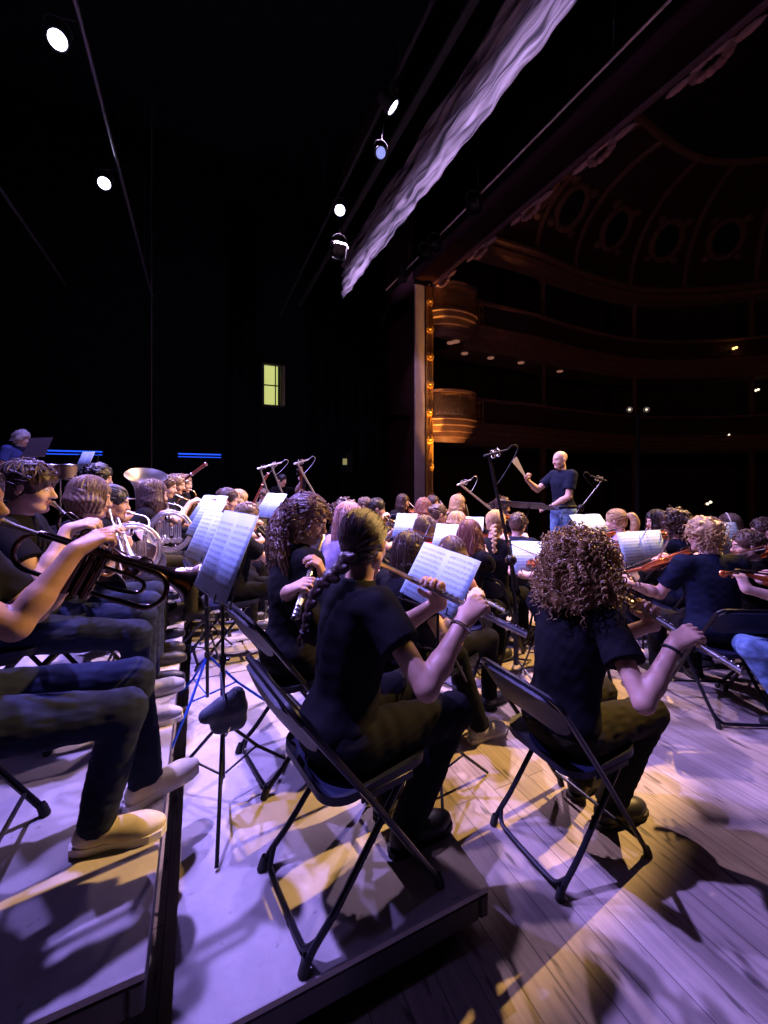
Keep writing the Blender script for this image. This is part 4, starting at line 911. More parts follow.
# ================================================================== implicit surfaces for the figures
class SDF:
    def __init__(s, v): s.v = v; s.ops = []
    @staticmethod
    def _bb(pts, r):
        P = np.array(pts); return P.min(0) - r, P.max(0) + r
    def cone(s, a, b, ra, rb, k=0.02, sq=None, cut=None, sub=False):
        a = np.asarray(a, float); b = np.asarray(b, float)
        def fn(X, Y, Z):
            qx, qy, qz = X - a[0], Y - a[1], Z - a[2]; ab = b - a
            if sq is not None:
                n, f = sq; dn = qx * n[0] + qy * n[1] + qz * n[2]; g = (1 / f - 1)
                qx, qy, qz = qx + dn * n[0] * g, qy + dn * n[1] * g, qz + dn * n[2] * g
                ab = ab + n * np.dot(ab, n) * g
            L2 = max(np.dot(ab, ab), 1e-9); t = np.clip((qx * ab[0] + qy * ab[1] + qz * ab[2]) / L2, 0, 1)
            d = np.sqrt((qx - t * ab[0]) ** 2 + (qy - t * ab[1]) ** 2 + (qz - t * ab[2]) ** 2) - (ra + (rb - ra) * t)
            if sq is not None: d = d * min(1, sq[1])
            if cut is not None:
                pt, cn = cut; d = np.maximum(d, (X - pt[0]) * cn[0] + (Y - pt[1]) * cn[1] + (Z - pt[2]) * cn[2])
            return d
        lo, hi = s._bb([a, b], max(ra, rb) * (max(1, sq[1]) if sq else 1)); s.ops.append((fn, lo, hi, k, sub)); return s
    def ell(s, c, r, R=None, k=0.02, sub=False):
        c = np.asarray(c, float); r = np.asarray(r, float) * np.ones(3)
        def fn(X, Y, Z):
            x, y, z = X - c[0], Y - c[1], Z - c[2]
            if R is not None:
                x, y, z = (R[0, 0] * x + R[1, 0] * y + R[2, 0] * z, R[0, 1] * x + R[1, 1] * y + R[2, 1] * z, R[0, 2] * x + R[1, 2] * y + R[2, 2] * z)
            k0 = np.sqrt((x / r[0]) ** 2 + (y / r[1]) ** 2 + (z / r[2]) ** 2); k1 = np.sqrt((x / r[0] ** 2) ** 2 + (y / r[1] ** 2) ** 2 + (z / r[2] ** 2) ** 2)
            return k0 * (k0 - 1) / np.maximum(k1, 1e-6)
        rr = r.max() if R is not None else r
        s.ops.append((fn, c - rr, c + rr, k, sub)); return s
    def plane(s, pt, n):      # keep the side where dot(p - pt, n) < 0
        s.ops.append(('plane', np.asarray(pt, float), nrm(n), 0, False)); return s
    def mesh(s, disp=None):
        adds = [o for o in s.ops if o[0] != 'plane' and not o[4]]
        lo = np.min([o[1] for o in adds], 0) - 0.02; hi = np.max([o[2] for o in adds], 0) + 0.02; v = s.v
        n = np.maximum(np.ceil((hi - lo) / v).astype(int) + 1, 4); D = np.full(n, 0.08, np.float32)
        ax = [(lo[i] + v * np.arange(n[i])).astype(np.float32) for i in range(3)]
        for fn, a, b, k, sub in s.ops:
            if isinstance(fn, str):
                D = np.maximum(D, ((ax[0] - a[0]) * b[0])[:, None, None] + ((ax[1] - a[1]) * b[1])[None, :, None] + ((ax[2] - a[2]) * b[2])[None, None, :]).astype(np.float32); continue
            pad = k + 0.035; i0 = np.clip(np.floor((a - pad - lo) / v).astype(int), 0, n - 1); i1 = np.clip(np.ceil((b + pad - lo) / v).astype(int) + 1, 1, n)
            if np.any(i1 <= i0): continue
            sl = tuple(slice(i0[q], i1[q]) for q in range(3))
            d = fn(ax[0][sl[0]][:, None, None], ax[1][sl[1]][None, :, None], ax[2][sl[2]][None, None, :]).astype(np.float32); A = D[sl]
            if sub: A = -A
            h = np.clip(0.5 + 0.5 * (A - d) / k, 0, 1); m = A * (1 - h) + d * h - k * h * (1 - h)
            D[sl] = -m if sub else m
        if disp is not None:
            msk = np.abs(D) < 0.035; I = np.argwhere(msk)
            P = lo + I * v; D[msk] += disp(P).astype(np.float32)
        D[0] = D[-1] = 0.08; D[:, 0] = D[:, -1] = 0.08; D[:, :, 0] = D[:, :, -1] = 0.08
        return nets(D, lo, v)
def nets(D, lo, v):
    S = D < 0; n = D.shape
    c = [(i, j, k) for i in (0, 1) for j in (0, 1) for k in (0, 1)]
    sl = lambda o: tuple(slice(o[q], n[q] - 1 + o[q]) for q in range(3))
    cnt = np.zeros([q - 1 for q in n], np.int8)
    for o in c: cnt += S[sl(o)]
    act = (cnt > 0) & (cnt < 8); I = np.argwhere(act); idx = np.full(cnt.shape, -1, np.int32); idx[act] = np.arange(len(I))
    val = {o: D[I[:, 0] + o[0], I[:, 1] + o[1], I[:, 2] + o[2]] for o in c}
    acc = np.zeros((len(I), 3)); w = np.zeros(len(I))
    for o in c:
        for q in range(3):
            if o[q]: continue
            o2 = list(o); o2[q] = 1; o2 = tuple(o2); a, b = val[o], val[o2]; cr = (a < 0) != (b < 0)
            t = np.where(cr, a / np.where(cr, a - b, 1), 0); p = np.array(o, float)[None, :].repeat(len(I), 0); p[:, q] += t
            acc += p * cr[:, None]; w += cr
    verts = lo + v * (I + acc / w[:, None]); F = []
    for q in range(3):
        r, u = (q + 1) % 3, (q + 2) % 3
        a = [slice(None)] * 3; b = [slice(None)] * 3; a[q] = slice(0, -1); b[q] = slice(1, None)
        cr = S[tuple(a)] != S[tuple(b)]; E = np.argwhere(cr)
        ok = (E[:, r] > 0) & (E[:, u] > 0) & (E[:, r] < n[r] - 1) & (E[:, u] < n[u] - 1); E = E[ok]
        if not len(E): continue
        def cell(dr, du):
            e = E.copy(); e[:, r] -= dr; e[:, u] -= du; return idx[e[:, 0], e[:, 1], e[:, 2]]
        Q = np.stack([cell(1, 1), cell(0, 1), cell(0, 0), cell(1, 0)], 1)
        flip = ~S[tuple(E.T)]; Q[flip] = Q[flip][:, ::-1]; F.append(Q)
    F = np.concatenate(F); return verts, F[(F >= 0).all(1)]
def wob(P, freq, seed, n=5):
    r = np.random.RandomState(seed); o = np.zeros(len(P))
    for i in range(n):
        d = r.normal(size=3); d /= np.linalg.norm(d); o += np.sin(P @ d * freq * (0.6 + 0.9 * r.rand()) + r.rand() * 7)
    return o / n

# ================================================================== figures
# local frame of a figure: x forward, y to the figure's left, z up; origin on the floor under the pelvis
def rot(axis, a):
    return np.array(Matrix.Rotation(a, 3, Vector(axis)))
def basis(x, z):
    x = nrm(x); z = np.asarray(z, float); z = nrm(z - x * np.dot(x, z)); return np.stack([x, np.cross(z, x), z], 1)
def hand(S, side, w, X, N, curl, s, v, thumb=0.6):
    X = nrm(X); N = nrm(N - X * np.dot(N, X)); T = np.cross(X, N) * (1 if side == 'R' else -1)
    q = lambda x, t, n: w + s * (X * x + T * t + N * n)
    kk = 0.010
    S.cone(q(-0.01, 0, 0), q(0.035, 0.0, 0), 0.023 * s, 0.030 * s, 0.02, sq=(N, 0.62))
    for t in (0.028, 0.009, -0.010, -0.027): S.cone(q(0.02, t * .6, 0), q(0.080, t, 0.0), 0.015 * s, 0.0115 * s, kk, sq=(N, 0.9))
    big = v > 0.0095; rf = 1.15 if big else 1.0
    for i, (t, L_, f) in enumerate(((0.029, 0.074, 1.0), (0.0095, 0.082, 1.06), (-0.0105, 0.076, 1.12), (-0.029, 0.060, 1.18))):
        p = q(0.083 - (0.006 if i == 3 else 0), t, 0.0); a = math.radians(curl[0] * f); r = [0.0100, 0.0088, 0.0080, 0.0070]
        spread = t * 0.9
        for j, fr in enumerate((0.46, 0.30, 0.24)):
            d = nrm(X * math.cos(a) + N * math.sin(a) + T * spread * (1 - j * .3)); p2 = p + d * L_ * fr * s
            S.cone(p, p2, r[j] * s * rf, r[j + 1] * s * rf, 0.0035)
            p = p2; a += math.radians(curl[1] * f * (1 if j == 0 else 0.8))
    p = q(0.022, 0.022, 0.006); d = nrm(X * 0.62 + T * 0.62 + N * thumb); p2 = p + d * 0.036 * s; d2 = nrm(X * 0.86 + T * 0.12 + N * (thumb + .15)); p3 = p2 + d2 * 0.033 * s; d3 = nrm(X * 0.9 - T * 0.2 + N * thumb); p4 = p3 + d3 * 0.024 * s
    S.cone(p, p2, 0.0155 * s, 0.0115 * s, 0.010); S.cone(p2, p3, 0.0112 * s, 0.0100 * s, 0.004); S.cone(p3, p4, 0.0100 * s, 0.0078 * s, 0.004)
class Fig: pass
NFIG = [0]
def person(label, head, crown, p=0.0, yaw=None, play=None, hair=('short', 'brown'), skin='fair', shirt='black', trouser='charcoal', shoe='shoe_black', v=0.009,
           lean=9, hpitch=12, hyaw=0, hroll=0, kneeR=None, kneeL=None, footR=None, footL=None, sit=True, sleeve='short', seat=True, seatlab=None, chair_dx=-0.05, chair_yaw=0.0,
           width=1.0, arm=1.0, glasses=False, extra=None, pole=None, seated_h=None, hairlen=None, toeR=0, toeL=0, size=None, belt=False, pelvis_dx=0.0, hair_seed=0):
    NFIG[0] += 1; seed = NFIG[0]; rs = np.random.RandomState(seed + 100)
    f = Fig(); H = crown - p - 0.015; Lr = math.radians(lean); cl = math.cos(Lr)
    if sit: s = (H - 0.44) / (0.085 + 0.50 * cl + 0.145 * math.cos(Lr + math.radians(hpitch) * .5) + 0.118)
    else: s = H / (0.93 + 0.50 * cl + 0.145 + 0.118)
    s = min(max(s, 0.80), 1.10) if size is None else size
    f.s = s
    if yaw is None: yaw = math.degrees(math.atan2(3.95 - head[1], 4.40 - head[0]))
    yw = math.radians(yaw); pz = (0.44 + 0.085 * s) if sit else 0.93 * s
    u = V(math.sin(Lr), 0, cl); xf = V(cl, 0, -math.sin(Lr)); yl = V(0, 1, 0)
    pel = V(0, 0, pz); shc = pel + u * 0.45 * s - xf * 0.012 * s; nb = pel + u * 0.505 * s - xf * 0.005
    Rh = rot((0, 0, 1), math.radians(hyaw)) @ rot((0, 1, 0), Lr * .35 + math.radians(hpitch)) @ rot((1, 0, 0), math.radians(hroll))
    hs = 0.95 * s ** 0.5 if s > .9 else 0.93
    hc = nb + (u * 0.6 + Rh[:, 2] * 0.4) * 0.150 * s + Rh[:, 0] * 0.022
    Hp = lambda x, y, z: hc + hs * (Rh @ V(x, y, z))
    # base so that the head stands where the picture has it
    Rw = rot((0, 0, 1), yw); base = V(head[0], head[1], p) - Rw @ V(hc[0], hc[1], 0)
    Mw = Matrix.Translation(base) @ Matrix.Rotation(yw, 4, 'Z')
    f.Mw, f.base, f.Rw, f.yaw = Mw, base, Rw, yw
    f.W = lambda q: base + Rw @ np.asarray(q, float); f.loc = lambda q: Rw.T @ (np.asarray(q, float) - base); f.ldir = lambda q: Rw.T @ np.asarray(q, float); f.wdir = lambda q: Rw @ np.asarray(q, float)
    f.hc, f.Hp, f.Rh, f.mouth = hc, Hp, Rh, Hp(0.108, 0, -0.060); f.nb, f.shc, f.pel, f.v = nb, shc, pel, v
    hw = 0.165 * s * width; f.sh = {'R': shc - yl * hw, 'L': shc + yl * hw}
    if kneeR is None: kneeR = (0.43 * s, -0.13) if sit else None
    if kneeL is None: kneeL = (0.43 * s, 0.13) if sit else None
    hands = (play(f) if play else None) or {}
    if sit:
        hips = {'R': V(0.02, -0.09 * s, pz - 0.015), 'L': V(0.02, 0.09 * s, pz - 0.015)}
        kz = 0.465 + 0.02 * s
        kn = {'R': V(kneeR[0], kneeR[1], kneeR[2] if len(kneeR) > 2 else kz), 'L': V(kneeL[0], kneeL[1], kneeL[2] if len(kneeL) > 2 else kz)}
        ft = {'R': footR or (kn['R'][0] + 0.0, kn['R'][1]), 'L': footL or (kn['L'][0] + 0.0, kn['L'][1])}
    else:
        hips = {'R': pel + V(0, -0.09 * s, -0.02), 'L': pel + V(0, 0.09 * s, -0.02)}
        kn = {'R': V(0.03, -0.10 * s, 0.50 * s), 'L': V(0.03, 0.10 * s, 0.50 * s)}; ft = {'R': footR or (-0.02, -0.11 * s), 'L': footL or (-0.02, 0.11 * s)}
    an = {q: V(ft[q][0], ft[q][1], 0.085 + (ft[q][2] if len(ft[q]) > 2 else 0)) for q in 'RL'}
    defl = {'R': (kn['R'] + V(-0.16, 0.03, 0.085), V(0.9, 0.25, -0.1), V(0, 0, -1), (18, 22)), 'L': (kn['L'] + V(-0.16, -0.03, 0.085), V(0.9, -0.25, -0.1), V(0, 0, -1), (18, 22))} if sit else {'R': (shc + V(0.03, -0.23 * s, -0.52 * s), V(0.1, 0, -1), V(0, 1, 0), (15, 20)), 'L': (shc + V(0.03, 0.23 * s, -0.52 * s), V(0.1, 0, -1), V(0, -1, 0), (15, 20))}
    root = bpy.data.objects.new('person', None); COL.objects.link(root); root.matrix_world = Mw; tag(root, label, 'person'); f.root = root
    # ---- body
    B = SDF(v); torso = []
    ye = yl
    B.ell(pel + V(-0.01, 0, 0.01), (0.115 * s, 0.160 * s * width, 0.115 * s), None, 0.03)
    Ru = np.stack([xf, yl, u], 1)
    B.ell(pel + u * 0.18 * s, (0.092 * s, 0.128 * s * width, 0.16 * s), Ru, 0.05); B.ell(pel + u * 0.33 * s, (0.105 * s, 0.148 * s * width, 0.165 * s), Ru, 0.05)
    B.cone(f.sh['R'] + yl * .02, f.sh['L'] - yl * .02, 0.052 * s, 0.052 * s, 0.05)
    B.cone(nb - u * 0.03 * s, Hp(-0.016, 0, -0.065), 0.054 * s, 0.050 * hs, 0.03)
    for q in 'RL':
        sd = -1 if q == 'R' else 1
        B.cone(hips[q], kn[q], 0.080 * s, 0.054 * s, 0.03); B.cone(kn[q], an[q], 0.052 * s, 0.036 * s, 0.02)
        w, X, N, curl = hands.get(q, defl[q]); w = np.asarray(w, float); X = np.asarray(X, float); N = np.asarray(N, float)
        sh = f.sh[q]; a, b = 0.285 * s, 0.25 * s; d = w - sh; L_ = np.linalg.norm(d)
        if L_ > (a + b) * 0.985:
            g = min(1.18, L_ / ((a + b) * 0.985)); a *= g; b *= g
            if L_ > (a + b) * .985: w = sh + d / L_ * (a + b) * .985; d = w - sh; L_ = np.linalg.norm(d)
        x = (a * a - b * b + L_ * L_) / (2 * L_); h = math.sqrt(max(a * a - x * x, 1e-5)); dn = d / L_
        pl = np.asarray((pole or {}).get(q, (-0.35, sd * 0.55, -0.85)), float); pl = nrm(pl - dn * np.dot(pl, dn)); el = sh + dn * x + pl * h
        setattr(f, 'el' + q, el); setattr(f, 'w' + q, w)
        thin = (0.94 if s < .95 else 1.0) * arm
        B.cone(sh, el, 0.047 * s * thin, 0.039 * s * thin, 0.03); B.cone(el, el + (w - el) * .35, 0.038 * s * thin, 0.041 * s * thin, 0.015); B.cone(el + (w - el) * .3, w, 0.041 * s * thin, 0.0265 * s * (0.5 + arm / 2), 0.015, None)
        hand(B, q, w, X, N, curl, 0.97 * s, v)
    # head
    B.ell(Hp(-0.010, 0, 0.032), hs * V(0.098, 0.076, 0.086), Rh, 0.02)
    B.ell(Hp(0.034, 0, -0.030), hs * V(0.060, 0.060, 0.078), Rh, 0.03)
    for sd in (-1, 1): B.cone(Hp(0.005, sd * 0.046, -0.060), Hp(0.072, sd * 0.012, -0.098), 0.022 * hs, 0.018 * hs, 0.025)
    if v < 0.0125:
        B.cone(Hp(0.086, 0, 0.012), Hp(0.113, 0, -0.026), 0.009 * hs, 0.0125 * hs, 0.012); 
        for sd in (-1, 1): B.ell(Hp(0.103, sd * 0.011, -0.030), hs * 0.0085, None, 0.008)
        B.ell(Hp(0.080, 0, 0.024), hs * V(0.016, 0.048, 0.012), Rh, 0.015)
        for sd in (-1, 1):
            B.ell(Hp(0.098, sd * 0.031, 0.004), hs * 0.013, None, 0.012, True); B.ell(Hp(0.077, sd * 0.031, 0.004), hs * 0.0135, None, 0.003)
            B.ell(Hp(0.062, sd * 0.040, -0.030), hs * V(0.026, 0.022, 0.022), Rh, 0.02)
        B.ell(Hp(0.094, 0, -0.053), hs * V(0.012, 0.022, 0.007), Rh, 0.006); B.ell(Hp(0.091, 0, -0.067), hs * V(0.011, 0.019, 0.007), Rh, 0.006)
        B.ell(Hp(0.086, 0, -0.094), hs * V(0.016, 0.018, 0.014), Rh, 0.015)
    else:
        B.cone(Hp(0.09, 0, 0.01), Hp(0.112, 0, -0.028), 0.012, 0.014, 0.012)
    for sd in (-1, 1):
        Re = Rh @ rot((0, 0, 1), sd * 0.35) @ rot((0, 1, 0), 0.2)
        B.ell(Hp(-0.008, sd * 0.079, -0.008), hs * V(0.020, 0.009 if v < .01 else .012, 0.033), Re, 0.008)
        if v < 0.0075: B.ell(Hp(0.000, sd * 0.091, -0.003), hs * V(0.008, 0.006, 0.013), Re, 0.006, True)
    vt, fc = B.mesh()
    Cn = (vt[fc].mean(1) - hc) @ Rh / hs; mi = np.zeros(len(fc), int)
    if v < 0.0125:
        for sd in (-1, 1):
            de = np.linalg.norm((Cn - V(0.077, sd * 0.031, 0.004)), axis=1); m = (de < 0.0155) & (Cn[:, 0] > 0.082) & (np.abs(Cn[:, 2] - 0.004) < 0.0075); mi[m] = 1
            mi[m & (np.hypot(Cn[:, 1] - sd * 0.031, Cn[:, 2] - 0.004) < 0.0065)] = 2
            mi[(Cn[:, 0] > 0.070) & (np.abs(Cn[:, 1] - sd * 0.033) < 0.020) & (np.abs(Cn[:, 2] - 0.026 + 0.1 * np.abs(np.abs(Cn[:, 1]) - .033)) < 0.0045)] = 4
        mi[(Cn[:, 0] > 0.088) & (np.abs(Cn[:, 1]) < 0.022) & (np.abs(Cn[:, 2] + 0.060) < 0.011) & (Cn[:, 0] < 0.112)] = 3
    hcol = HAIR[hair[1]] if hair[1] else HAIR['grey']
    body = link_mesh('body', vt, fc, None, root, True, [SKIN[skin], EYE, IRIS, LIP[skin], HAIR['darkbrown'] if hair[1] not in ('blond', 'curlgold', 'pinkblond') else HAIR['brown']], mi)
    # ---- shirt
    vc = max(v, 0.0065); g = 0.014 if v < .01 else 0.019
    T = SDF(vc)
    T.ell(pel + V(-0.01, 0, 0.035), (0.122 * s + g, 0.162 * s * width + g, 0.10 * s), None, 0.05)
    T.ell(pel + u * 0.18 * s, (0.098 * s + g, 0.134 * s * width + g, 0.17 * s), Ru, 0.06); T.ell(pel + u * 0.33 * s, (0.106 * s + g, 0.150 * s * width + g, 0.165 * s + g * .6), Ru, 0.05)
    T.cone(f.sh['R'] + yl * .02, f.sh['L'] - yl * .02, 0.054 * s + g, 0.054 * s + g, 0.05)
    T.cone(nb - u * 0.06 * s, nb + u * 0.012 * s, 0.062 * s + g * .6, 0.053 * s + g * .3, 0.03, cut=(nb + u * 0.012 * s, u))
    for q in 'RL':
        sh, el, w = f.sh[q], getattr(f, 'el' + q), getattr(f, 'w' + q)
        if sleeve == 'long':
            T.cone(sh, el, 0.050 * s + g, 0.046 * s + g, 0.03); e = el + (w - el) * 0.9; T.cone(el, e, 0.045 * s + g, 0.031 * s + g * .6, 0.03, cut=(e, nrm(w - el)))
        else:
            e = sh + (el - sh) * (0.66 if sleeve == 'short' else 0.52); T.cone(sh, e + (el - sh) * .1, 0.052 * s + g, 0.056 * s + g * 1.1, 0.03, cut=(e, nrm(el - sh)))
    T.plane(pel + V(0, 0, -0.045 if sit else -0.06 * s), (0, 0, -1))
    fold = lambda P: 0.0045 * wob(P * V(1, 1, .8), 55, seed) + 0.0025 * wob(P, 120, seed + 1)
    vt, fc = T.mesh(fold); f.shirt = link_mesh('shirt' if sleeve == 'long' else 't_shirt', vt, fc, CLOTH[shirt], root)
    # ---- trousers
    Q = SDF(vc); g2 = 0.012 if v < .01 else 0.018
    Q.ell(pel + V(-0.012, 0, 0.0), (0.120 * s + g2, 0.160 * s + g2, 0.105 * s), None, 0.03)
    for q in 'RL':
        Q.cone(hips[q], kn[q], 0.085 * s + g2, 0.056 * s + g2, 0.03); d = nrm(an[q] - kn[q]); e = an[q] + d * 0.015
        Q.cone(kn[q], e + d * .05, 0.054 * s + g2, 0.046 * s + g2, 0.025, cut=(e, d))
    fold2 = lambda P: 0.004 * wob(P, 60, seed + 5) + 0.003 * wob(P * V(1, 1, 2.0), 110, seed + 6)
    vt, fc = Q.mesh(fold2); f.trousers = link_mesh('trousers', vt, fc, CLOTH[trouser], root)
    if belt: MB().tube([pel + V(0.125 * s * math.cos(a) - .012, 0.17 * s * math.sin(a), 0.055) for a in np.linspace(0, 2 * PI, 25)[:-1]], 0.014, 8, True).build('belt', 'black', root)
    # ---- shoes
    for q, tw in (('R', toeR), ('L', toeL)):
        zb = an[q][2] - 0.085; fs = 0.95 * s + .03; o = V(an[q][0], an[q][1], zb); Rt = rot((0, 0, 1), math.radians(tw + (-8 if q == 'R' else 8)))
        fp = lambda x, y, z: o + fs * (Rt @ V(x, y, z))
        U = SDF(max(v * .8, 0.005) if v < .011 else 0.010); sd = -1 if q == 'R' else 1
        U.cone(fp(-0.035, 0, 0.05), fp(0.13, 0, 0.035), 0.040 * fs, 0.036 * fs, 0.03); U.ell(fp(0.13, 0.004 * sd * -1, 0.035), (0.085 * fs, 0.046 * fs, 0.036 * fs), Rt, 0.03)
        U.cone(fp(-0.01, 0, 0.06), fp(0.0, 0, 0.115), 0.042 * fs, 0.043 * fs, 0.02, cut=(fp(0, 0, 0.105), V(0, 0, 1)))
        U.plane(fp(0, 0, 0.020), (0, 0, -1)); vt, fc = U.mesh()
        so = link_mesh('shoe', vt, fc, M[shoe], root)
        ol = [(0.215 * math.cos(0)*0 + x, y) for x, y in [(-0.085, 0), (-0.075, .028), (-0.03, .038), (0.05, .037), (0.12, .050), (0.17, .047), (0.205, .028), (0.217, 0), (0.205, -.028), (0.17, -.045), (0.12, -.046), (0.05, -.036), (-0.03, -.038), (-0.075, -.028)]]
        MB().poly_prism([(x, y) for x, y in ol], 0.0, 0.026, lambda x, y, z: fp(x, y, z)).build('sole', 'sole_white' if shoe in ('shoe_blue', 'shoe_cream', 'shoe_grey') else 'sole_dark', so, False)
        if v < 0.009:
            l = MB()
            for k in range(5): l.tube(smooth_path([fp(0.06 + k * .017, -0.026, 0.062 - k * .005), fp(0.066 + k * .017, 0, 0.078 - k * .006), fp(0.06 + k * .017, 0.026, 0.062 - k * .005)], 4), 0.003, 6)
            l.build('laces', 'sole_white' if shoe in ('shoe_blue', 'shoe_grey') else 'rubber', so)
    # ---- hair
    style = hair[0]
    if style != 'bald': make_hair(f, style, hcol, v, seed + hair_seed, hs, hairlen)
    if glasses:
        gl = MB()
        for sd in (-1, 1):
            gl.tube([Hp(0.112, sd * 0.032 + 0.024 * math.cos(a), 0.002 + 0.017 * math.sin(a)) for a in np.linspace(0, 2 * PI, 17)[:-1]], 0.0018, 6, True); gl.tube([Hp(0.110, sd * 0.056, 0.006), Hp(0.02, sd * 0.080, 0.006), Hp(-0.01, sd * .084, -0.006)], 0.0018, 6)
        gl.tube([Hp(0.113, -0.008, 0.004), Hp(0.113, 0.008, 0.004)], 0.0018, 6); gl.build('spectacles', 'glasses', root)
    if sit and seat:
        off = Rw @ V(chair_dx, 0, 0); chair(seatlab or ('black folding chair of the ' + label), base[0] + off[0], base[1] + off[1], p, yw + math.radians(chair_yaw))
    if extra: extra(f)
    return f
def make_hair(f, style, hm, v, seed, hs, hl):
    Hp, Rh, root = f.Hp, f.Rh, f.root; rs = np.random.RandomState(seed); vh = min(max(v, 0.0055), 0.012); S = SDF(vh)
    toh = lambda P: ((P - f.hc) @ Rh) / hs
    down = V(0, 0, -1.0); hd = lambda x, y, z, dz: Hp(x, y, z) + down * dz - V(0.0, 0, 0)
    back = nrm(V(-1, 0, 0))
    thick = {'short': 0.010, 'short_curly': 0.020, 'bob': 0.014, 'long': 0.013, 'ponytail': 0.008, 'braid': 0.010, 'big_curly': 0.03, 'afro': 0.03, 'bun': .008, 'wavy': .015, 'mop': .016, 'buzz': .004}[style]
    S.ell(Hp(-0.012, 0, 0.034), hs * (V(0.101, 0.079, 0.088) + thick), Rh, 0.02)
    S.ell(Hp(-0.045, 0, -0.02), hs * (V(0.055, 0.062, 0.07) + thick * .7), Rh, 0.03)
    fr = 0.0 if style not in ('mop', 'bob') else -0.012
    S.ell(Hp(0.118, 0, -0.050 + fr), hs * V(0.070, 0.085, 0.115), Rh, 0.015, True)
    if style in ('short', 'ponytail', 'short_curly', 'bun', 'buzz', 'braid', 'mop'):
        for sd in (-1, 1): S.ell(Hp(0.012, sd * 0.095, -0.035), hs * V(0.042, 0.030, 0.050), Rh, 0.012, True)
    if style in ('short', 'short_curly', 'buzz', 'mop'): S.ell(Hp(-0.02, 0, -0.125), hs * V(0.12, 0.10, 0.055), Rh, 0.02, True)
    if style == 'mop':
        for k in range(26):
            a = rs.uniform(-2.9, 2.9); S.cone(Hp(0.02 * math.cos(a), 0.03 * math.sin(a), 0.115), Hp(0.105 * math.cos(a) - .01, 0.092 * math.sin(a), 0.045 + rs.uniform(-.03, .02)), 0.018, 0.010, 0.012)
    if style in ('short_curly', 'afro', 'big_curly'):
        n = {'short_curly': 70, 'afro': 80, 'big_curly': 60}[style]; ex = {'short_curly': 0.012, 'afro': 0.035, 'big_curly': 0.03}[style]
        for k in range(n):
            d = nrm(rs.normal(size=3)); 
            if d[2] < -0.25 or (d[0] > 0.55 and d[2] < 0.55): continue
            S.ell(Hp(*(V(-0.012, 0, 0.034) + d * (V(0.100, 0.080, 0.088) + ex))), hs * rs.uniform(.014, .026), None, 0.008)
    L_ = hl or {'bob': 0.10, 'long': 0.34, 'wavy': 0.36, 'big_curly': 0.20}.get(style, 0.2)
    if style in ('bob', 'long', 'wavy', 'big_curly'):
        for a in np.linspace(-2.2, 2.2, 17 if style != 'bob' else 15):
            a2 = PI + a; cx, cy = math.cos(a2), math.sin(a2); fall = L_ * (1.0 if abs(a) < 1.7 else (0.9 if style != 'bob' else .85)) * rs.uniform(.93, 1.05)
            p0 = Hp(-0.012 + 0.092 * cx, 0.078 * cy, 0.03); out = Rh @ V(cx, cy, 0); out = V(out[0], out[1], 0)
            wd = {'bob': 0.016, 'long': 0.010, 'wavy': 0.03, 'big_curly': 0.05}[style]
            p1 = p0 + out * (0.006 + wd * .6) + down * fall * 0.45; p2 = p0 + out * (wd * (.6 if style == 'bob' else .9)) + down * fall
            if cx < -0.3 and style in ('long', 'wavy', 'big_curly'): p2 = p2 - V(0.03, 0, 0)
            r0, r1, r2 = 0.020, 0.021, (0.016 if style == 'bob' else 0.012)
            if style == 'big_curly': r0, r1, r2 = 0.032, 0.045, 0.03
            S.cone(p0, p1, r0, r1, 0.02); S.cone(p1, p2, r1, r2, 0.02)
    tie = None
    if style == 'ponytail':
        k0 = Hp(-0.118, 0, 0.03); L_ = hl or 0.30; pts = smooth_path([k0, k0 + V(-0.045, 0, 0.012), k0 + V(-0.075, 0.0, -0.05), k0 + V(-0.07, 0.01, -0.5 * L_), k0 + V(-0.05, 0.015, -L_)], 3)
        for i in range(len(pts) - 1):
            q = i / (len(pts) - 1); r = 0.018 + 0.022 * math.sin(min(q * 1.6, 1) * PI * .5) - 0.028 * max(0, q - .6) / .4; S.cone(pts[i], pts[i + 1], r, r, 0.015)
        tie = (k0 + V(-0.006, 0, 0.004), nrm(V(-1, 0, 0.2)), 0.022)
    if style == 'bun': S.ell(Hp(-0.13, 0, 0.03), hs * V(0.036, 0.042, 0.042), Rh, 0.012)
    vv = vh
    def disp(P):
        h = toh(P); ph = np.arctan2(h[:, 1], h[:, 0] + 0.02)
        if style in ('short_curly', 'afro', 'big_curly'): return 0.006 * wob(h, 190, seed, 6) + 0.004 * wob(h, 320, seed + 3, 6)
        if style == 'buzz': return 0.001 * wob(h, 300, seed)
        if style == 'braid':   # swept towards the knot at the nape
            kx = h - V(-0.115, 0.035, -0.055); ph = np.arctan2(kx[:, 1], kx[:, 2]); return 0.0028 * np.sin(ph * 26 + 2.0 * wob(h, 30, seed)) + 0.0016 * np.sin(ph * 57 + 3)
        if style == 'ponytail': kx = h - V(-0.12, 0, 0.03); p2 = np.arctan2(kx[:, 1], kx[:, 2]); return 0.0022 * np.sin(p2 * 28 + 2.5 * wob(h, 30, seed)) + 0.0015 * np.sin(ph * 70)
        if style in ('short', 'mop'): return 0.0045 * wob(h * V(1, 1, .6), 90, seed, 6) + 0.002 * np.sin(ph * 44 + 2 * wob(h, 40, seed))
        w_ = 0.5 * np.sin(h[:, 2] * 60 + ph * 3) * (1 if style == 'wavy' else 0)
        return 0.0034 * np.sin((ph + .10 * w_) * 34 + 1.6 * wob(h, 22, seed)) + 0.0018 * np.sin(ph * 73 + wob(h, 30, seed) * 2) + (0.004 * wob(h, 60, seed) if style == 'wavy' else 0)
    vt, fc = S.mesh(disp); ho = link_mesh('hair', vt, fc, hm, root)
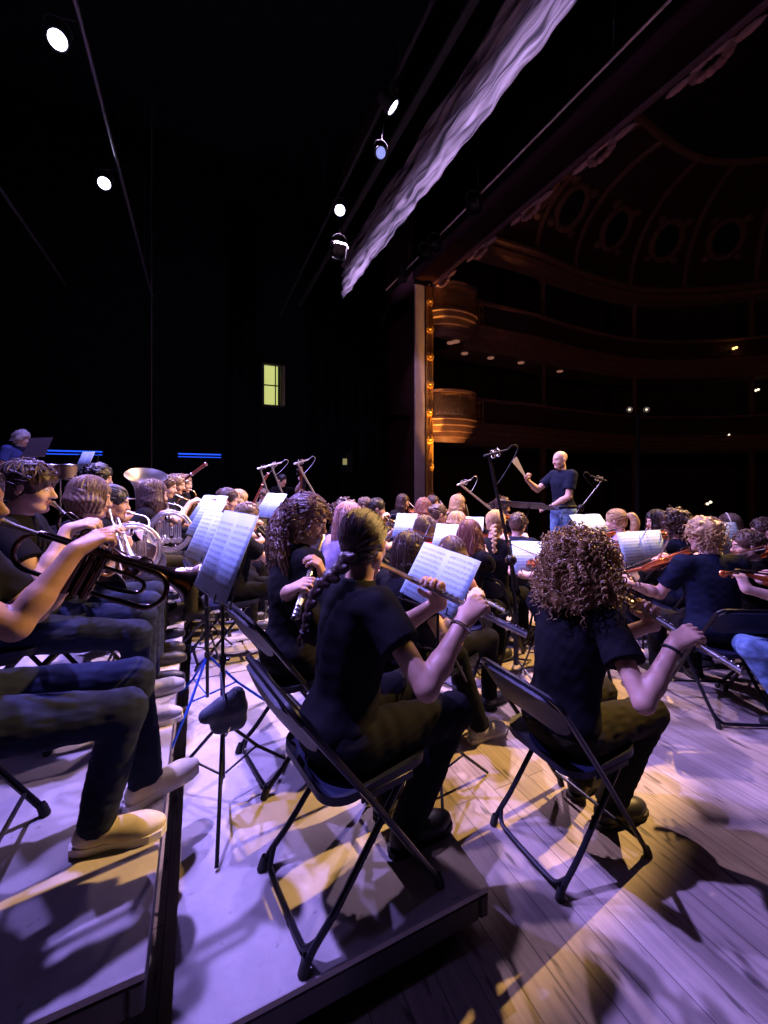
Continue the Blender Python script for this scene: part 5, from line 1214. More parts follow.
    if tie: MB().tube([tie[0] + tie[2] * (math.cos(a) * V(0, 1, 0) + math.sin(a) * np.cross(tie[1], V(0, 1, 0))) for a in np.linspace(0, 2 * PI, 17)[:-1]], 0.006, 6, True).build('hair_tie', 'steel_tuner', ho)
    f.hair = ho
    strands(f, style, hm, v, seed, L_, thick, tie)
def strands(f, style, hm, v, seed, L_, thick, tie):
    """locks of hair lying over the head, one mesh"""
    rs = np.random.RandomState(seed + 7); mb = MB(); c0 = V(-0.012, 0, 0.034); R0 = V(0.101, 0.079, 0.088) + thick
    nn = 340 if v < 0.0072 else (230 if v < 0.0098 else (110 if v < 0.0122 else 60)); rad = 0.0030 if v < .0072 else (0.0038 if v < .0098 else 0.006)
    if style in ('short_curly', 'afro'):
        if v > 0.0075: add_ringlets(f, 240 if v < .0098 else 110, hm, seed, tuple(V(0.112, 0.092, 0.100) + (0.012 if style == 'short_curly' else 0.032)), 0.05, 'curls', 0.0042 if v < .0098 else 0.006)
        return
    if style in ('big_curly', 'buzz'): return
    face = lambda d: d[0] > 0.42 and d[2] < 0.50
    for k in range(nn):
        lift = rs.uniform(0.0, 0.006); pts = []; r = rad * rs.uniform(.7, 1.3)
        if style in ('ponytail', 'braid', 'bun'):
            tgt = nrm({'ponytail': V(-1.0, 0, -0.02), 'braid': V(-.92, .12 if v < .0072 else -.1, -.75), 'bun': V(-1, 0, 0)}[style])
            while True:
                d = nrm(rs.normal(size=3) + V(.25, 0, .25))
                if not face(d) and d[2] > -0.55 and np.dot(d, tgt) < .9: break
            for i in range(8):
                t = i / 7; q = nrm(d * (1 - t) + tgt * t + V(0, 0, .02)); pts.append(f.Hp(*(c0 + q * (R0 + lift * math.sin(PI * min(t + .15, 1))))))
            mb.tube(pts, [r * .5, r, r, r * .8], 4)
        elif style in ('short', 'mop'):
            wh = nrm(V(-.45, .15, 1))
            while True:
                d = nrm(rs.normal(size=3) + V(-.1, 0, .5))
                if not (d[0] > .45 and d[2] < .42) and d[2] > -.50 and not (d[2] < -.05 and d[0] > .05): break
            tg = d - wh * np.dot(d, wh); tg = nrm(tg + rs.normal(size=3) * (.35 if style == 'mop' else .22)); ln = rs.uniform(.35, .62) * (1.15 if style == 'mop' else .8); up = (.012 if style == 'mop' else .006) * rs.rand()
            for i in range(6):
                t = i / 5; q = nrm(d * math.cos(ln * t) + (tg - d * np.dot(d, tg)) * math.sin(ln * t)); pts.append(f.Hp(*(c0 + q * (R0 + lift + up * t * t))))
            mb.tube(pts, [r * .8, r * 1.2, r, r * .25], 4)
        else:
            ph = rs.uniform(-PI, PI)
            if abs(ph) < .62: continue
            d1 = V(math.cos(ph), math.sin(ph), 0); st = nrm(V(rs.uniform(-.6, .45), rs.uniform(-.12, .12), 1)); low = rs.uniform(-.1, .12)
            for i in range(5):
                t = i / 4; q = nrm(st * (1 - t) + V(d1[0], d1[1], low) * t); pts.append(f.Hp(*(c0 + q * (R0 + lift))))
            fall = L_ * rs.uniform(.78, 1.06) * (1 if abs(ph) > 1.0 else .85); out = f.Rh @ d1; p = pts[-1]; am = .010 if style == 'wavy' else .002; fq = rs.uniform(28, 42); p0 = rs.uniform(0, 6); sp = {'bob': .012, 'long': .010, 'wavy': .03}[style] * rs.uniform(.3, 1.2)
            m = 5 if style != 'wavy' else 11; sd = V(-out[1], out[0], 0)
            for i in range(1, m + 1):
                t = i / m; pts.append(p + V(out[0], out[1], 0) * (sp * math.sin(min(t * 1.5, 1) * PI * .5) - (.03 * t * t if style == 'bob' else 0)) + V(0, 0, -fall * t) + sd * am * math.sin(fq * fall * t + p0) - V(.02 * t if d1[0] < -.3 and style != 'bob' else 0, 0, 0))
            mb.tube(pts, [r * .6, r, r * 1.15, r, r * .4], 4)
    mb.build('locks', hm, f.hair)
def add_braid(f, path, hm, r0=0.026, n=15):
    """plaited tail following world points"""
    P = smooth_path([f.loc(q) for q in path], 12); P = np.array(P); L_ = np.concatenate([[0], np.cumsum(np.linalg.norm(np.diff(P, axis=0), axis=1))]); S = SDF(0.0045)
    at_ = lambda t: np.array([np.interp(t * L_[-1], L_, P[:, i]) for i in range(3)])
    for k in range(n):
        t = k / n * 0.84; a = at_(t); b = at_(min(t + .03, 1)); d = nrm(b - a); side = nrm(np.cross(d, V(-1, 0, 0.2))); r = r0 * (1 - 0.45 * t); sg = 1 if k % 2 else -1
        ax = nrm(d * 0.85 - side * sg * 0.75); R_ = basis(ax, np.cross(ax, side)); S.ell(a + side * sg * r * 0.50, (r * 1.30, r * 0.72, r * 0.70), R_, 0.003)
        # the third strand shows between the two
        S.ell(a + nrm(np.cross(side, d)) * r * 0.25, (r * 0.9, r * .6, r * .6), R_, 0.004)
    for k in range(9):
        e = at_(0.85); z = at_(1.0) + V(*(np.random.RandomState(k).uniform(-.016, .016, 3))); S.cone(e, (e + z) / 2 + V(0, (k - 4) * .003, 0), 0.009, 0.008, 0.004); S.cone((e + z) / 2 + V(0, (k - 4) * .003, 0), z, 0.008, 0.002, 0.004)
    vt, fc = S.mesh(lambda Q: 0.0010 * np.sin((Q @ V(.6, .5, .6)) * 900)); o = link_mesh('braid', vt, fc, hm, f.hair)
    e = at_(0.845); d = nrm(at_(0.87) - at_(0.82)); s_ = nrm(np.cross(d, V(1, 0, 0))); w = np.cross(d, s_)
    MB().tube([e + 0.013 * (math.cos(a) * s_ + math.sin(a) * w) for a in np.linspace(0, 2 * PI, 13)[:-1]], 0.004, 6, True).build('hair_tie', 'steel_tuner', f.hair)
def add_ringlets(f, n, hm, seed, R0=(0.135, 0.125, 0.135), drop=0.16, name='curls', rr=0.0045):
    """individual corkscrew curls over the head"""
    rs = np.random.RandomState(seed); mb = MB()
    for k in range(n):
        d = nrm(rs.normal(size=3) + V(-0.35, 0, 0.15))
        if d[0] > 0.42 and d[2] < 0.66: continue
        p = f.Hp(*(V(-0.015, 0, 0.03) + d * V(*R0) * rs.uniform(.72, 1.0))); out = f.Rh @ d
        dirn = nrm(out * 0.55 + V(0, 0, -1) * rs.uniform(.5, 1.2) + rs.normal(size=3) * .35); side = nrm(np.cross(dirn, rs.normal(size=3))); w = np.cross(dirn, side)
        L_ = rs.uniform(.05, .09) if d[2] > 0.1 else rs.uniform(.07, drop); tn = L_ / rs.uniform(.020, .030); R_ = rs.uniform(.006, .011); m = int(tn * 7) + 2; ph = rs.uniform(0, 6)
        pts = [p + dirn * L_ * i / m + V(0, 0, -0.35 * L_ * (i / m) ** 2) + R_ * (math.cos(ph + 2 * PI * tn * i / m) * side + math.sin(ph + 2 * PI * tn * i / m) * w) for i in range(m + 1)]
        mb.tube(pts, [rr * .7, rr, rr, rr * .5], 4)
    o = mb.build(name, hm, f.hair); return o

# ================================================================== playing positions: return hand targets, create the instrument
def grip(P, X, N, back=0.085, off=0.02):
    X = nrm(X); N = nrm(N - X * np.dot(N, X)); return P - X * back - N * off, X, N
def play_flute(label, end=None, dirl=(0.15, -1, -0.2), m='silver', detail=True, tilt=None):
    def go(f):
        mo = f.Hp(0.118, 0.0, -0.064); a = nrm(f.loc(end) - mo) if end is not None else nrm(dirl)
        f.inst = flute(label, f.Mw @ frame(a, nrm(V(0.5, 0, 0.9)), mo), m, detail)
        R = mo + a * 0.43; L_ = mo + a * 0.255; up = nrm(np.cross(a, np.cross(V(0, 0, 1), a))); fw = nrm(np.cross(up, a)); fw = fw if fw[0] > 0 else -fw
        wr = grip(R + up * 0.020, up * .55 + fw * .75 + a * .1, fw * .35 - up * .8, .080, 0.012)
        wl = grip(L_ + fw * 0.02 + up * 0.01, up * .85 - fw * .3 - a * .25, -fw, .078, 0.012)
        return {'R': (*wr, (32, 38)), 'L': (*wl, (35, 40))}
    return go
def play_trumpet(label, dirl=(0.9, 0, -0.35), m='brass', m2=None, k=1.0):
    def go(f):
        mo = f.Hp(0.112, 0, -0.060); a = nrm(dirl)
        f.inst = trumpet(label, f.Mw @ frame(a, (0, 0, 1), mo), m, m2); f.inst.scale = (k, k, k)
        F = frame(a); T = lambda x, y, z: mo + np.array(F.to_3x3()) @ (k * V(x, y, z))
        R3 = np.array(F.to_3x3()); d = lambda x, y, z: R3 @ V(x, y, z)
        wr = grip(T(0.235, -0.012, 0.050), d(.45, .45, .75), d(.45, .55, -.6), .085, 0.018)
        wl = grip(T(0.235, 0.052, -0.05), d(.55, -.1, .6), d(0, -1, .1), .060, 0.014)
        return {'R': (*wr, (30, 42)), 'L': (*wl, (50, 55))}
    return go
def play_horn(label, off=(0.30, -0.04, -0.22), yawl=0, m='silver'):
    def go(f):
        mo = f.Hp(0.112, 0, -0.06); c = mo + V(*off); R3 = rot((0, 0, 1), math.radians(yawl)) ; c = mo - R3 @ V(-0.085, 0.235, 0.220)
        F = Matrix.Translation(c) @ Matrix(R3.tolist()).to_4x4(); f.inst = french_horn(label, f.Mw @ F, m)
        T = lambda x, y, z: c + R3 @ V(x, y, z)
        wl = grip(T(-0.01, 0.06, 0.155), V(.65, -.45, .35), V(.2, -.3, -.9), .075, .02); wr = grip(T(-0.10, -0.10, -0.14), V(.8, .35, .3), V(-.1, .8, .1), .09, .0)
        return {'L': (*wl, (35, 45)), 'R': (*wr, (15, 15))}
    return go
def play_clarinet(label, dirl=(0.62, 0.0, -0.80)):
    def go(f):
        mo = f.Hp(0.105, 0, -0.062); a = nrm(dirl); f.inst = clarinet(label, f.Mw @ frame(a, (0.6, 0, 0.8), mo))
        up = nrm(V(0.8, 0, 0.6)); L_ = mo + a * 0.26; R = mo + a * 0.44
        wl = grip(L_ + up * .02, V(.45, -.75, .35), V(-.5, -.3, -.8), .075, .012); wr = grip(R + up * .02, V(.45, .75, .35), V(-.5, .3, -.8), .075, .012)
        return {'L': (*wl, (30, 40)), 'R': (*wr, (30, 40))}
    return go
def play_sax(label):
    def go(f):
        mo = f.Hp(0.112, 0, -0.062); f.inst = saxophone(label, f.Mw @ Matrix.Translation(mo) @ Matrix.Rotation(-0.25, 4, 'X') @ Matrix.Rotation(0.0, 4, 'Y'))
        T = lambda x, y, z: mo + rot((1, 0, 0), -0.25) @ V(x, y, z)
        return {'L': (*grip(T(0.15, 0.03, -0.16), V(.6, -.5, .4), V(0, -.9, -.2), .07, .02), (40, 45)), 'R': (*grip(T(0.15, -0.045, -0.38), V(.65, .5, .3), V(0, .9, -.1), .07, .025), (40, 45))}
    return go
def play_bassoon(label, top=(0.30, 0.22, 0.93)):
    def go(f):
        mo = f.Hp(0.112, 0, -0.062); a = nrm(top); fr3 = np.array(frame(a, (1, 0, 0)).to_3x3()); o = mo - fr3 @ V(0.82, -0.2, 0.09); f.inst = bassoon(label, f.Mw @ frame(a, (1, 0, 0), o))
        L_ = o + a * 0.62; R = o + a * 0.26
        return {'L': (*grip(L_ + V(.03, 0, 0), V(.5, -.7, .4), V(-.3, -.8, 0), .07, .02), (45, 50)), 'R': (*grip(R + V(.03, -.02, 0), V(.6, .6, .3), V(-.3, .8, 0), .07, .02), (45, 50))}
    return go
def play_tuba(label, lean_=(0.10, 0.42)):
    def go(f):
        mo = f.Hp(0.112, 0, -0.06); o = mo - V(-0.24, -0.095, 0.19) * .86 + V(0.04, 0.03, -0.07); f.inst = tuba(label, f.Mw @ Matrix.Translation(o) @ Matrix.Rotation(lean_[1], 4, 'X') @ Matrix.Rotation(lean_[0], 4, 'Y')); f.inst.scale = (.86, .86, .86)
        return {'R': (*grip(o + V(0.12, 0.02, -0.02), V(.6, .6, .3), V(-.2, .6, -.6), .08, .03), (30, 35)), 'L': (*grip(o + V(0.16, 0.10, -0.12), V(.4, -.8, .2), V(-.3, -.7, 0), .08, .03), (40, 45))}
    return go
def play_violin(label, bowlab, dirl=(0.45, 0.75, -0.20), roll=0.35, bowd=None, name='violin', bowpos=0.30, showbow=True):
    def go(f):
        a = nrm(dirl); ch = f.nb + V(0.055, 0.075, 0.012) * f.s; up = nrm(V(0, 0, 1) - a * a[2]); sidev = np.cross(up, a); n = nrm(up + roll * np.cross(a, up) * (1 if np.cross(a, up)[1] < 0 or True else -1))
        f.inst = violin_family(name, name, label, f.Mw @ frame(a, n, ch), group='violins')
        lf = np.cross(n, a); P = ch + a * 0.50
        wl = grip(P + lf * 0.0 - n * 0.002, nrm(n * .75 - lf * .15 + a * .05), nrm(-lf * .9 + a * .0), .075, .030)
        # bow across the strings, frog on the figure's right
        b = nrm(np.cross(a, n)) if bowd is None else nrm(bowd)
        b = b if b[1] < 0 else -b; cpt = ch + a * 0.20 + n * 0.052; fg = cpt + b * (0.66 * (bowpos if bowpos else .3) + .08); tp = fg - b * 0.72
        if showbow: bow(bowlab, f.W(fg), f.W(tp))
        wr = grip(fg - b * .03 + V(0, 0, .015), nrm(-b * .35 + a * .7 + V(0, 0, -.25)), nrm(V(0, 0, -1) + a * .2), .085, .012)
        return {'L': (*wl, (35, 48)), 'R': (*wr, (40, 40))}
    return go
def play_cello(label, bowlab, top=(-0.22, 0.10, 0.95), bass=False):
    def go(f):
        a = nrm(top); k = 1.0 if not bass else 1.45; L_ = 0.75 if not bass else 1.10; o = V(0.36, -0.02, 0.16) if not bass else V(0.38, 0.10, 0.16)
        f.inst = violin_family('double_bass' if bass else 'cello', 'double bass' if bass else 'cello', label, f.Mw @ frame(a, nrm(V(1, 0, 0.2)), o), L_, 0.44 * k, 0.24 * k, 0.345 * k, 0.12 * k, 0.50 if not bass else 0.66, 'varnish_dark', None, 0.13)
        P = o + a * (L_ + (0.22 if not bass else .42)) + V(0.0, 0, 0); wl = grip(P + V(.03, .0, 0), V(.35, -.75, .45), V(-.6, -.5, 0), .075, .03); c = o + a * L_ * .48 + V(0.11 * k, 0, 0)
        fg = c + V(0.04, -0.34, -0.03); bow(bowlab, f.W(fg), f.W(fg + nrm(V(-.02, .95, .05)) * .70))
        return {'L': (*wl, (45, 50)), 'R': (*grip(fg + V(0, .04, .01), V(.5, .6, -.5), V(.1, .2, -.9), .085, .012), (40, 40))}
    return go
# ================================================================== the players
def hp(px, d): r = (px - 384) / 400 * d; return (.9085 * r + .4179 * d, -.4179 * r + .9085 * d)
def cz(py, d): return 1.6 + (480 - py) / 400 * d
def seat(who): return 'black folding chair under the ' + who

# ---- woodwind row on the low platform
w1 = person('person with a long dark braid in a black t-shirt playing a flute', (0.560, 1.395), 1.49, 0.2, 14, play_flute('silver flute of the player with the dark braid, nearest flute in front', end=(0.955, 0.93, 1.10), m='silver'),
            ('braid', 'darkbrown'), 'warm', 'black', 'charcoal', 'shoe_black', 0.0055, lean=9, hpitch=12, hyaw=28, hroll=-6, kneeR=(0.44, -0.13), kneeL=(0.44, 0.14), footR=(0.26, -0.06), footL=(0.32, 0.12), chair_dx=0.015, chair_yaw=-4, seatlab='black folding chair nearest the camera, under the player with a braid', seat=True, pole={'R': (-1.0, -.2, -.8), 'L': (0.1, 0.4, -1)}, width=0.88, arm=0.86, sleeve='half')
k_ = w1.W(w1.Hp(-0.100, 0.020, -0.062))
add_braid(w1, [k_, k_ + V(-0.035, 0.015, -0.055), w1.W(w1.shc + V(-0.115, 0.055, 0.055)), w1.W(w1.shc + V(-0.140, 0.075, -0.02)), w1.W(w1.shc + V(-0.150, 0.095, -0.10)), w1.W(w1.shc + V(-0.150, 0.115, -0.17))], HAIR['darkbrown'])
def bracelet(f, m, r=0.032, th=0.004):
    d = nrm(f.wR - f.elR); c = f.wR - d * 0.03; s_ = nrm(np.cross(d, V(0, 0, 1))); w_ = np.cross(d, s_)
    MB().tube([c + r * (math.cos(a) * s_ + math.sin(a) * w_) for a in np.linspace(0, 2 * PI, 21)[:-1]], th, 8, True).build('bracelet', m, f.root)
bracelet(w1, 'chrome')
w2 = person('person with long curly ponytail in a dark long-sleeved top playing a flute, in profile', (0.50, 2.03), 1.54, 0.2, 12, play_flute('silver flute pointing down, held by the player with the curly ponytail', end=(0.30, 1.46, 1.07)),
            ('braid', 'mauve'), 'warm', 'charcoal', 'black', 'shoe_black', 0.006, lean=4, hpitch=24, hyaw=-36, sleeve='long', kneeR=(0.42, -0.10), kneeL=(0.42, 0.10), seatlab=seat('flutist with the curly ponytail'), hairlen=0.05, chair_dx=0.03)
# long crimped tail down the back
b_ = w2.Hp(-0.112, 0, 0.03); rs_ = np.random.RandomState(5); tl = MB()
for i in range(330):
    a = rs_.uniform(-1, 1); q = rs_.uniform(0, 1); L_ = rs_.uniform(.46, .66); ph = rs_.uniform(0, 6); fq = rs_.uniform(70, 95); pts = []
    for k in range(22):
        t = k / 21; wv = .011 * math.sin(fq * L_ * t + ph); ou = -0.055 * min(t * 4, 1) ** .5 - .055 * q * math.sin(PI * min(t * 1.3, 1)) + .03 * t
        pts.append(b_ + V(ou + .5 * wv, a * (.025 + .10 * math.sin(min(t * 1.4, 1) * PI * .5)) + wv, .015 * math.sin(min(t * 6, 1) * PI) - L_ * t ** 1.15))
    tl.tube(pts, [.004, .0048, .0045, .0012], 4)
tl.build('long_curls', HAIR['mauve'], w2.hair)
MB().tube([b_ + V(-.004, .026 * math.cos(a), .026 * math.sin(a)) for a in np.linspace(0, 2 * PI, 17)[:-1]], .007, 6, True).build('hair_tie', 'steel_tuner', w2.hair)
add_ringlets(w2, 200, HAIR['mauve'], 4, (0.122, 0.098, 0.110), 0.05, 'loose_curls', 0.0035)
n1 = person('person with straight pinkish blond hair behind the two flutists', hp(349, 2.78), cz(503, 2.78), 0.2, 12, play_clarinet('black clarinet of the pinkish blond player'), ('long', 'pinkblond'), 'fair', 'lilac', 'charcoal', v=0.0085, lean=12, hyaw=10, seatlab=seat('pinkish blond player behind the flutists'), hairlen=.30)
w3 = person('person with short fair hair playing clarinet beside the big blue music sheet', hp(247, 3.3), cz(503, 3.3), 0.2, None, play_clarinet('black clarinet of the fair haired player past the blue sheet'), ('short', 'lightbrown'), 'fair', 'black', 'charcoal', v=0.009, seatlab=seat('fair haired clarinettist'))
w4 = person('person with dark hair further along the woodwind row, face turned right', hp(227, 4.2), cz(488, 4.2), 0.2, None, play_clarinet('black clarinet of the dark haired woodwind player'), ('short', 'darkbrown'), 'fair', 'charcoal', 'charcoal', v=0.011, seatlab=seat('dark haired woodwind player far along the row'))
w5 = person('person with blond hair at the far end of the woodwind row', hp(239, 4.9), cz(490, 4.9), 0.2, None, play_clarinet('black clarinet at the far end of the woodwind row'), ('bob', 'blond'), 'fair', 'black', 'charcoal', v=0.012, seatlab=seat('blond player ending the woodwind row'))
w6 = person('person with reddish brown hair bent low behind the tilted blue sheets', hp(219, 3.75), cz(500, 3.75), 0.2, None, play_clarinet('black clarinet of the reddish haired player'), ('mop', 'auburn'), 'fair', 'navy', 'charcoal', v=0.011, seatlab=seat('reddish haired player behind the blue sheets'))

# ---- brass row on the taller platform
p1 = person('person at the left edge in a black t-shirt playing a dark trumpet', (-0.640, 1.59), 1.665, 0.4, 0, play_trumpet('dark lacquered trumpet with wide bell, nearest the camera', dirl=(0.89, 0.0, -0.42), m='darkbrass', m2='darkbrass', k=1.12), ('short', 'darkbrown'), 'tan', 'black', 'jeans', 'shoe_cream', 0.0055, lean=4, hpitch=8,
            kneeR=(0.48, -0.05, .445), kneeL=(0.48, 0.20, .445), footR=(0.40, -0.005), footL=(0.52, 0.15), toeR=0, toeL=20, seatlab=seat('trumpet player at the left edge'), pole={'R': (-.15, -.35, -1.0), 'L': (-.1, .5, -1)})
p2 = person('person with tousled dark hair in a black t-shirt playing trumpet, in profile', (-0.735, 2.42), 1.69, 0.4, 0, play_trumpet('brass trumpet of the player with tousled dark hair', dirl=(0.66, -0.42, -0.58), m='darkbrass', m2='brass'), ('mop', 'darkbrown'), 'fair', 'black', 'jeans', 'shoe_grey', 0.0065, lean=4, hpitch=10, hyaw=-4,
            kneeR=(0.52, -0.14, .445), kneeL=(0.52, 0.14, .445), seatlab=seat('trumpet player with tousled hair'))
p3 = person('person with a light brown bob playing trumpet beside the horn players', (-0.58, 2.83), cz(478, 2.33), 0.4, 0, play_trumpet('silver trumpet of the player with the light brown bob', dirl=(0.30, -0.75, -0.58), m='silver'), ('bob', 'lightbrown'), 'fair', 'black', 'jeans', 'shoe_black', 0.007, lean=5, hpitch=10, seatlab=seat('player with the light brown bob'), hairlen=.11)
p4 = person('person with dark hair tied back playing the nearer french horn', (-0.55, 3.30), cz(487, 2.80), 0.4, 2, play_horn('silver french horn held upright, nearer of the two', yawl=-8), ('bun', 'black'), 'warm', 'black', 'charcoal', 'shoe_black', 0.008, lean=6, hpitch=10, seatlab=seat('nearer horn player'))
p5_ = person('person with brown hair playing the further french horn', hp(154, 3.45), cz(481, 3.45), 0.4, None, play_horn('silver french horn held upright, further of the two', yawl=-8), ('long', 'brown'), 'fair', 'black', 'olive', 'shoe_black', 0.0095, lean=6, seatlab=seat('further horn player'), hairlen=.2)
p9 = person('person with thick dark hair sitting tall behind the silver tuba', (-0.84, 4.40), 1.75, 0.4, 0, play_tuba('silver tuba with wide upturned bell behind the french horns'), ('short_curly', 'black'), 'fair', 'black', 'charcoal', v=0.010, lean=0, seatlab=seat('tuba player'))
p6 = person('person with short brown hair and bare forearms playing the brass past the horns', hp(166, 4.15), cz(475, 4.15), 0.4, None, play_trumpet('brass trumpet past the two french horns', dirl=(.85, -.1, -.45)), ('short', 'brown'), 'fair', 'black', 'charcoal', v=0.0105, seatlab=seat('short haired brass player past the horns'))
p7 = person('person with fair hair playing saxophone far along the brass row', hp(176, 4.75), cz(474, 4.75), 0.4, None, play_sax('golden saxophone far along the brass row'), ('short', 'lightbrown'), 'fair', 'black', 'charcoal', v=0.011, seatlab=seat('saxophone player'))
p8 = person('person with light brown hair holding a bassoon at the row end', hp(184, 5.3), cz(474, 5.3), 0.4, None, play_bassoon('tall reddish bassoon leaning above the blue sheets', top=(0.80, 0.02, 0.60)), ('short', 'lightbrown'), 'fair', 'black', 'charcoal', v=0.012, seatlab=seat('bassoon player'))
p10 = person('person with short grey curls in a blue top standing at the percussion', hp(22, 6.3), 1.6 + 50 * 6.3 / 400, 0.7, -30, None, ('short_curly', 'grey'), 'fair', 'blue', 'charcoal', v=0.012, sit=False, lean=14)

# ---- players on the stage floor, between platform and conductor
f1 = person('person with big curly golden brown hair in a black t-shirt playing a flute, from behind', (1.60, 1.30), 1.335, 0.0, 1, play_flute('silver flute held by the player with big curly hair', end=(1.72, 0.84, 0.96)), ('big_curly', 'curlgold'), 'warm', 'black', 'olive', 'shoe_black', 0.0055, lean=10, hpitch=4, hyaw=8,
            kneeR=(0.50, -0.09), kneeL=(0.46, 0.14), footR=(0.27, -0.04), footL=(0.30, 0.14), seatlab='black folding chair on the planks under the curly haired flutist', chair_dx=0.01, pole={'R': (-.8, -.25, -.9), 'L': (0, .6, -1)}, hairlen=.17, arm=0.84, sleeve='half')
add_ringlets(f1, 1700, HAIR['curlgold'], 11, (0.158, 0.148, 0.152), 0.16, 'curls', 0.0034)
bracelet(f1, 'rubber', 0.031, 0.006)
f2 = person('person with straight purplish brown hair playing a flute behind the white sheet', hp(409, 2.5), cz(532, 2.5), 0.0, 8, play_flute('silver flute of the straight haired player behind the white sheet', dirl=(.35, -1, -.35)), ('long', 'brown'), 'fair', 'black', 'charcoal', 'shoe_grey', 0.008, lean=12, hyaw=15, seatlab=seat('straight haired flutist'), footR=(0.5, -0.25), hairlen=.26)
f3 = person('person with a light brown bob just above the white sheet', hp(452, 2.75), cz(538, 2.75), 0.0, 20, play_clarinet('black clarinet of the player just above the white sheet'), ('bob', 'lightbrown'), 'fair', 'pink', 'charcoal', v=0.0085, lean=12, hyaw=20, seatlab=seat('player with a bob just above the white sheet'))
f4 = person('person with long wavy auburn hair and a black top, elbow out', hp(470, 3.4), cz(520, 3.4), 0.0, None, play_violin('brown violin of the player with long wavy auburn hair', 'violin bow of the player with long wavy auburn hair'), ('wavy', 'auburn'), 'fair', 'black', 'charcoal', v=0.0085, lean=8, seatlab=seat('player with long wavy auburn hair'), hairlen=.34)
f5 = person('person with blond plaited hair in a black top, seen from behind', hp(496, 3.75), cz(510, 3.75), 0.0, None, play_violin('brown violin of the blond plaited player', 'violin bow of the blond plaited player'), ('braid', 'blond'), 'fair', 'black', 'charcoal', v=0.009, lean=7, seatlab=seat('player with blond plaits'))
k_ = f5.W(f5.Hp(-0.112, -0.02, -0.05)); add_braid(f5, [k_, k_ + f5.wdir(V(-0.03, -.02, -.06)), k_ + f5.wdir(V(-0.05, -.03, -.14)), k_ + f5.wdir(V(-0.05, -.04, -.22))], HAIR['blond'], 0.024, 10)
f6 = person('person with cropped dark hair in a navy top beside the long bow', hp(518, 4.15), cz(513, 4.15), 0.0, None, play_violin('brown violin of the cropped haired player near the podium', 'violin bow of the cropped haired player near the podium'), ('short', 'brown'), 'fair', 'navy', 'charcoal', v=0.010, lean=6, seatlab=seat('cropped haired violinist'))
f7 = person('person with dark curly hair beyond the black conductor desk', hp(502, 5.6), cz(497, 5.6), 0.0, None, play_violin('brown violin of the dark curly player beyond the podium', 'violin bow of the dark curly player beyond the podium'), ('short_curly', 'darkbrown'), 'fair', 'charcoal', 'charcoal', v=0.012, seatlab=seat('dark curly player beyond the podium'))
f8 = person('person half hidden behind the big curly hair, bare arm holding a violin', hp(574, 3.15), cz(535, 3.15), 0.0, 55, play_violin('brown violin held up left of the big curly hair', 'violin bow crossing in front of the conductor', dirl=(.62, .62, -.2)), ('short', 'brown'), 'fair', 'black', 'lightjeans', v=0.0085, lean=6, seatlab=seat('violinist hidden behind the big curly hair'))

# ---- back of the middle group
m1 = person('person with short brown hair in a grey top in front of the double bass', hp(264, 7.0), cz(486, 7.0), 0.2, None, play_bassoon('slim dark bassoon in front of the double bass player', top=(.35, .25, .9)), ('short', 'brown'), 'fair', 'grey', 'charcoal', v=0.0125, seat=True, seatlab=seat('grey clad player in front of the double bass'), hair_seed=3, size=0.95)
m2 = person('person with black hair standing with a double bass by the microphones', hp(282, 8.0), cz(474, 8.0), 0.0, None, play_cello('dark double bass under the overhead microphones', 'bow of the double bass player', (-0.16, 0.22, 0.95), True), ('short', 'black'), 'fair', 'black', 'charcoal', v=0.0125, sit=False, lean=6)
m3 = person('person with dark curly hair between the curly ponytail and the braid', hp(346, 4.5), cz(500, 4.5), 0.0, None, play_clarinet('black clarinet of the dark curly player past the ponytail'), ('afro', 'darkbrown'), 'fair', 'charcoal', 'charcoal', v=0.011, seatlab=seat('dark curly player past the ponytail'))
m4 = person('person with short black hair visible just right of the braided head', hp(377, 5.2), cz(498, 5.2), 0.0, None, play_clarinet('black clarinet of the black haired player'), ('short', 'black'), 'fair', 'black', 'charcoal', v=0.012, seatlab=seat('black haired player past the braided head'))
m5 = person('person with pinkish face above the braided head', hp(365, 5.9), cz(497, 5.9), 0.0, None, play_trumpet('brass trumpet behind the braided head', m='brass'), ('short', 'brown'), 'fair', 'grey', 'charcoal', v=0.0125, seatlab=seat('pink faced player far behind the braid'))
m6 = person('person with long dark hair in front of the pale proscenium jamb', hp(403, 6.8), cz(494, 6.8), 0.0, None, play_violin('brown violin in front of the pale jamb', 'violin bow in front of the pale jamb'), ('long', 'darkbrown'), 'fair', 'black', 'charcoal', v=0.0125, seatlab=seat('long dark haired violinist by the pale jamb'), hairlen=.25)
m7 = person('person with long reddish hair below the gilded frame', hp(424, 6.0), cz(498, 6.0), 0.0, None, play_violin('brown violin below the gilded frame', 'violin bow below the gilded frame'), ('wavy', 'auburn'), 'fair', 'red', 'charcoal', v=0.0125, seatlab=seat('red haired violinist below the gilded frame'), hairlen=.25)
m8 = person('person with short brown hair furthest back below the gilded frame', hp(433, 6.9), cz(495, 6.9), 0.0, None, play_violin('brown violin furthest back below the gilded frame', 'violin bow furthest back below the gilded frame'), ('short', 'brown'), 'fair', 'black', 'charcoal', v=0.0125, seatlab=seat('short haired violinist furthest back'))
m9 = person('person with brown hair pinned up in a navy top, beside the cello', hp(439, 4.95), cz(504, 4.95), 0.0, None, play_violin('brown violin of the player with pinned up hair', 'violin bow of the player with pinned up hair'), ('bun', 'brown'), 'fair', 'navy', 'charcoal', v=0.012, seatlab=seat('player with pinned up hair'))
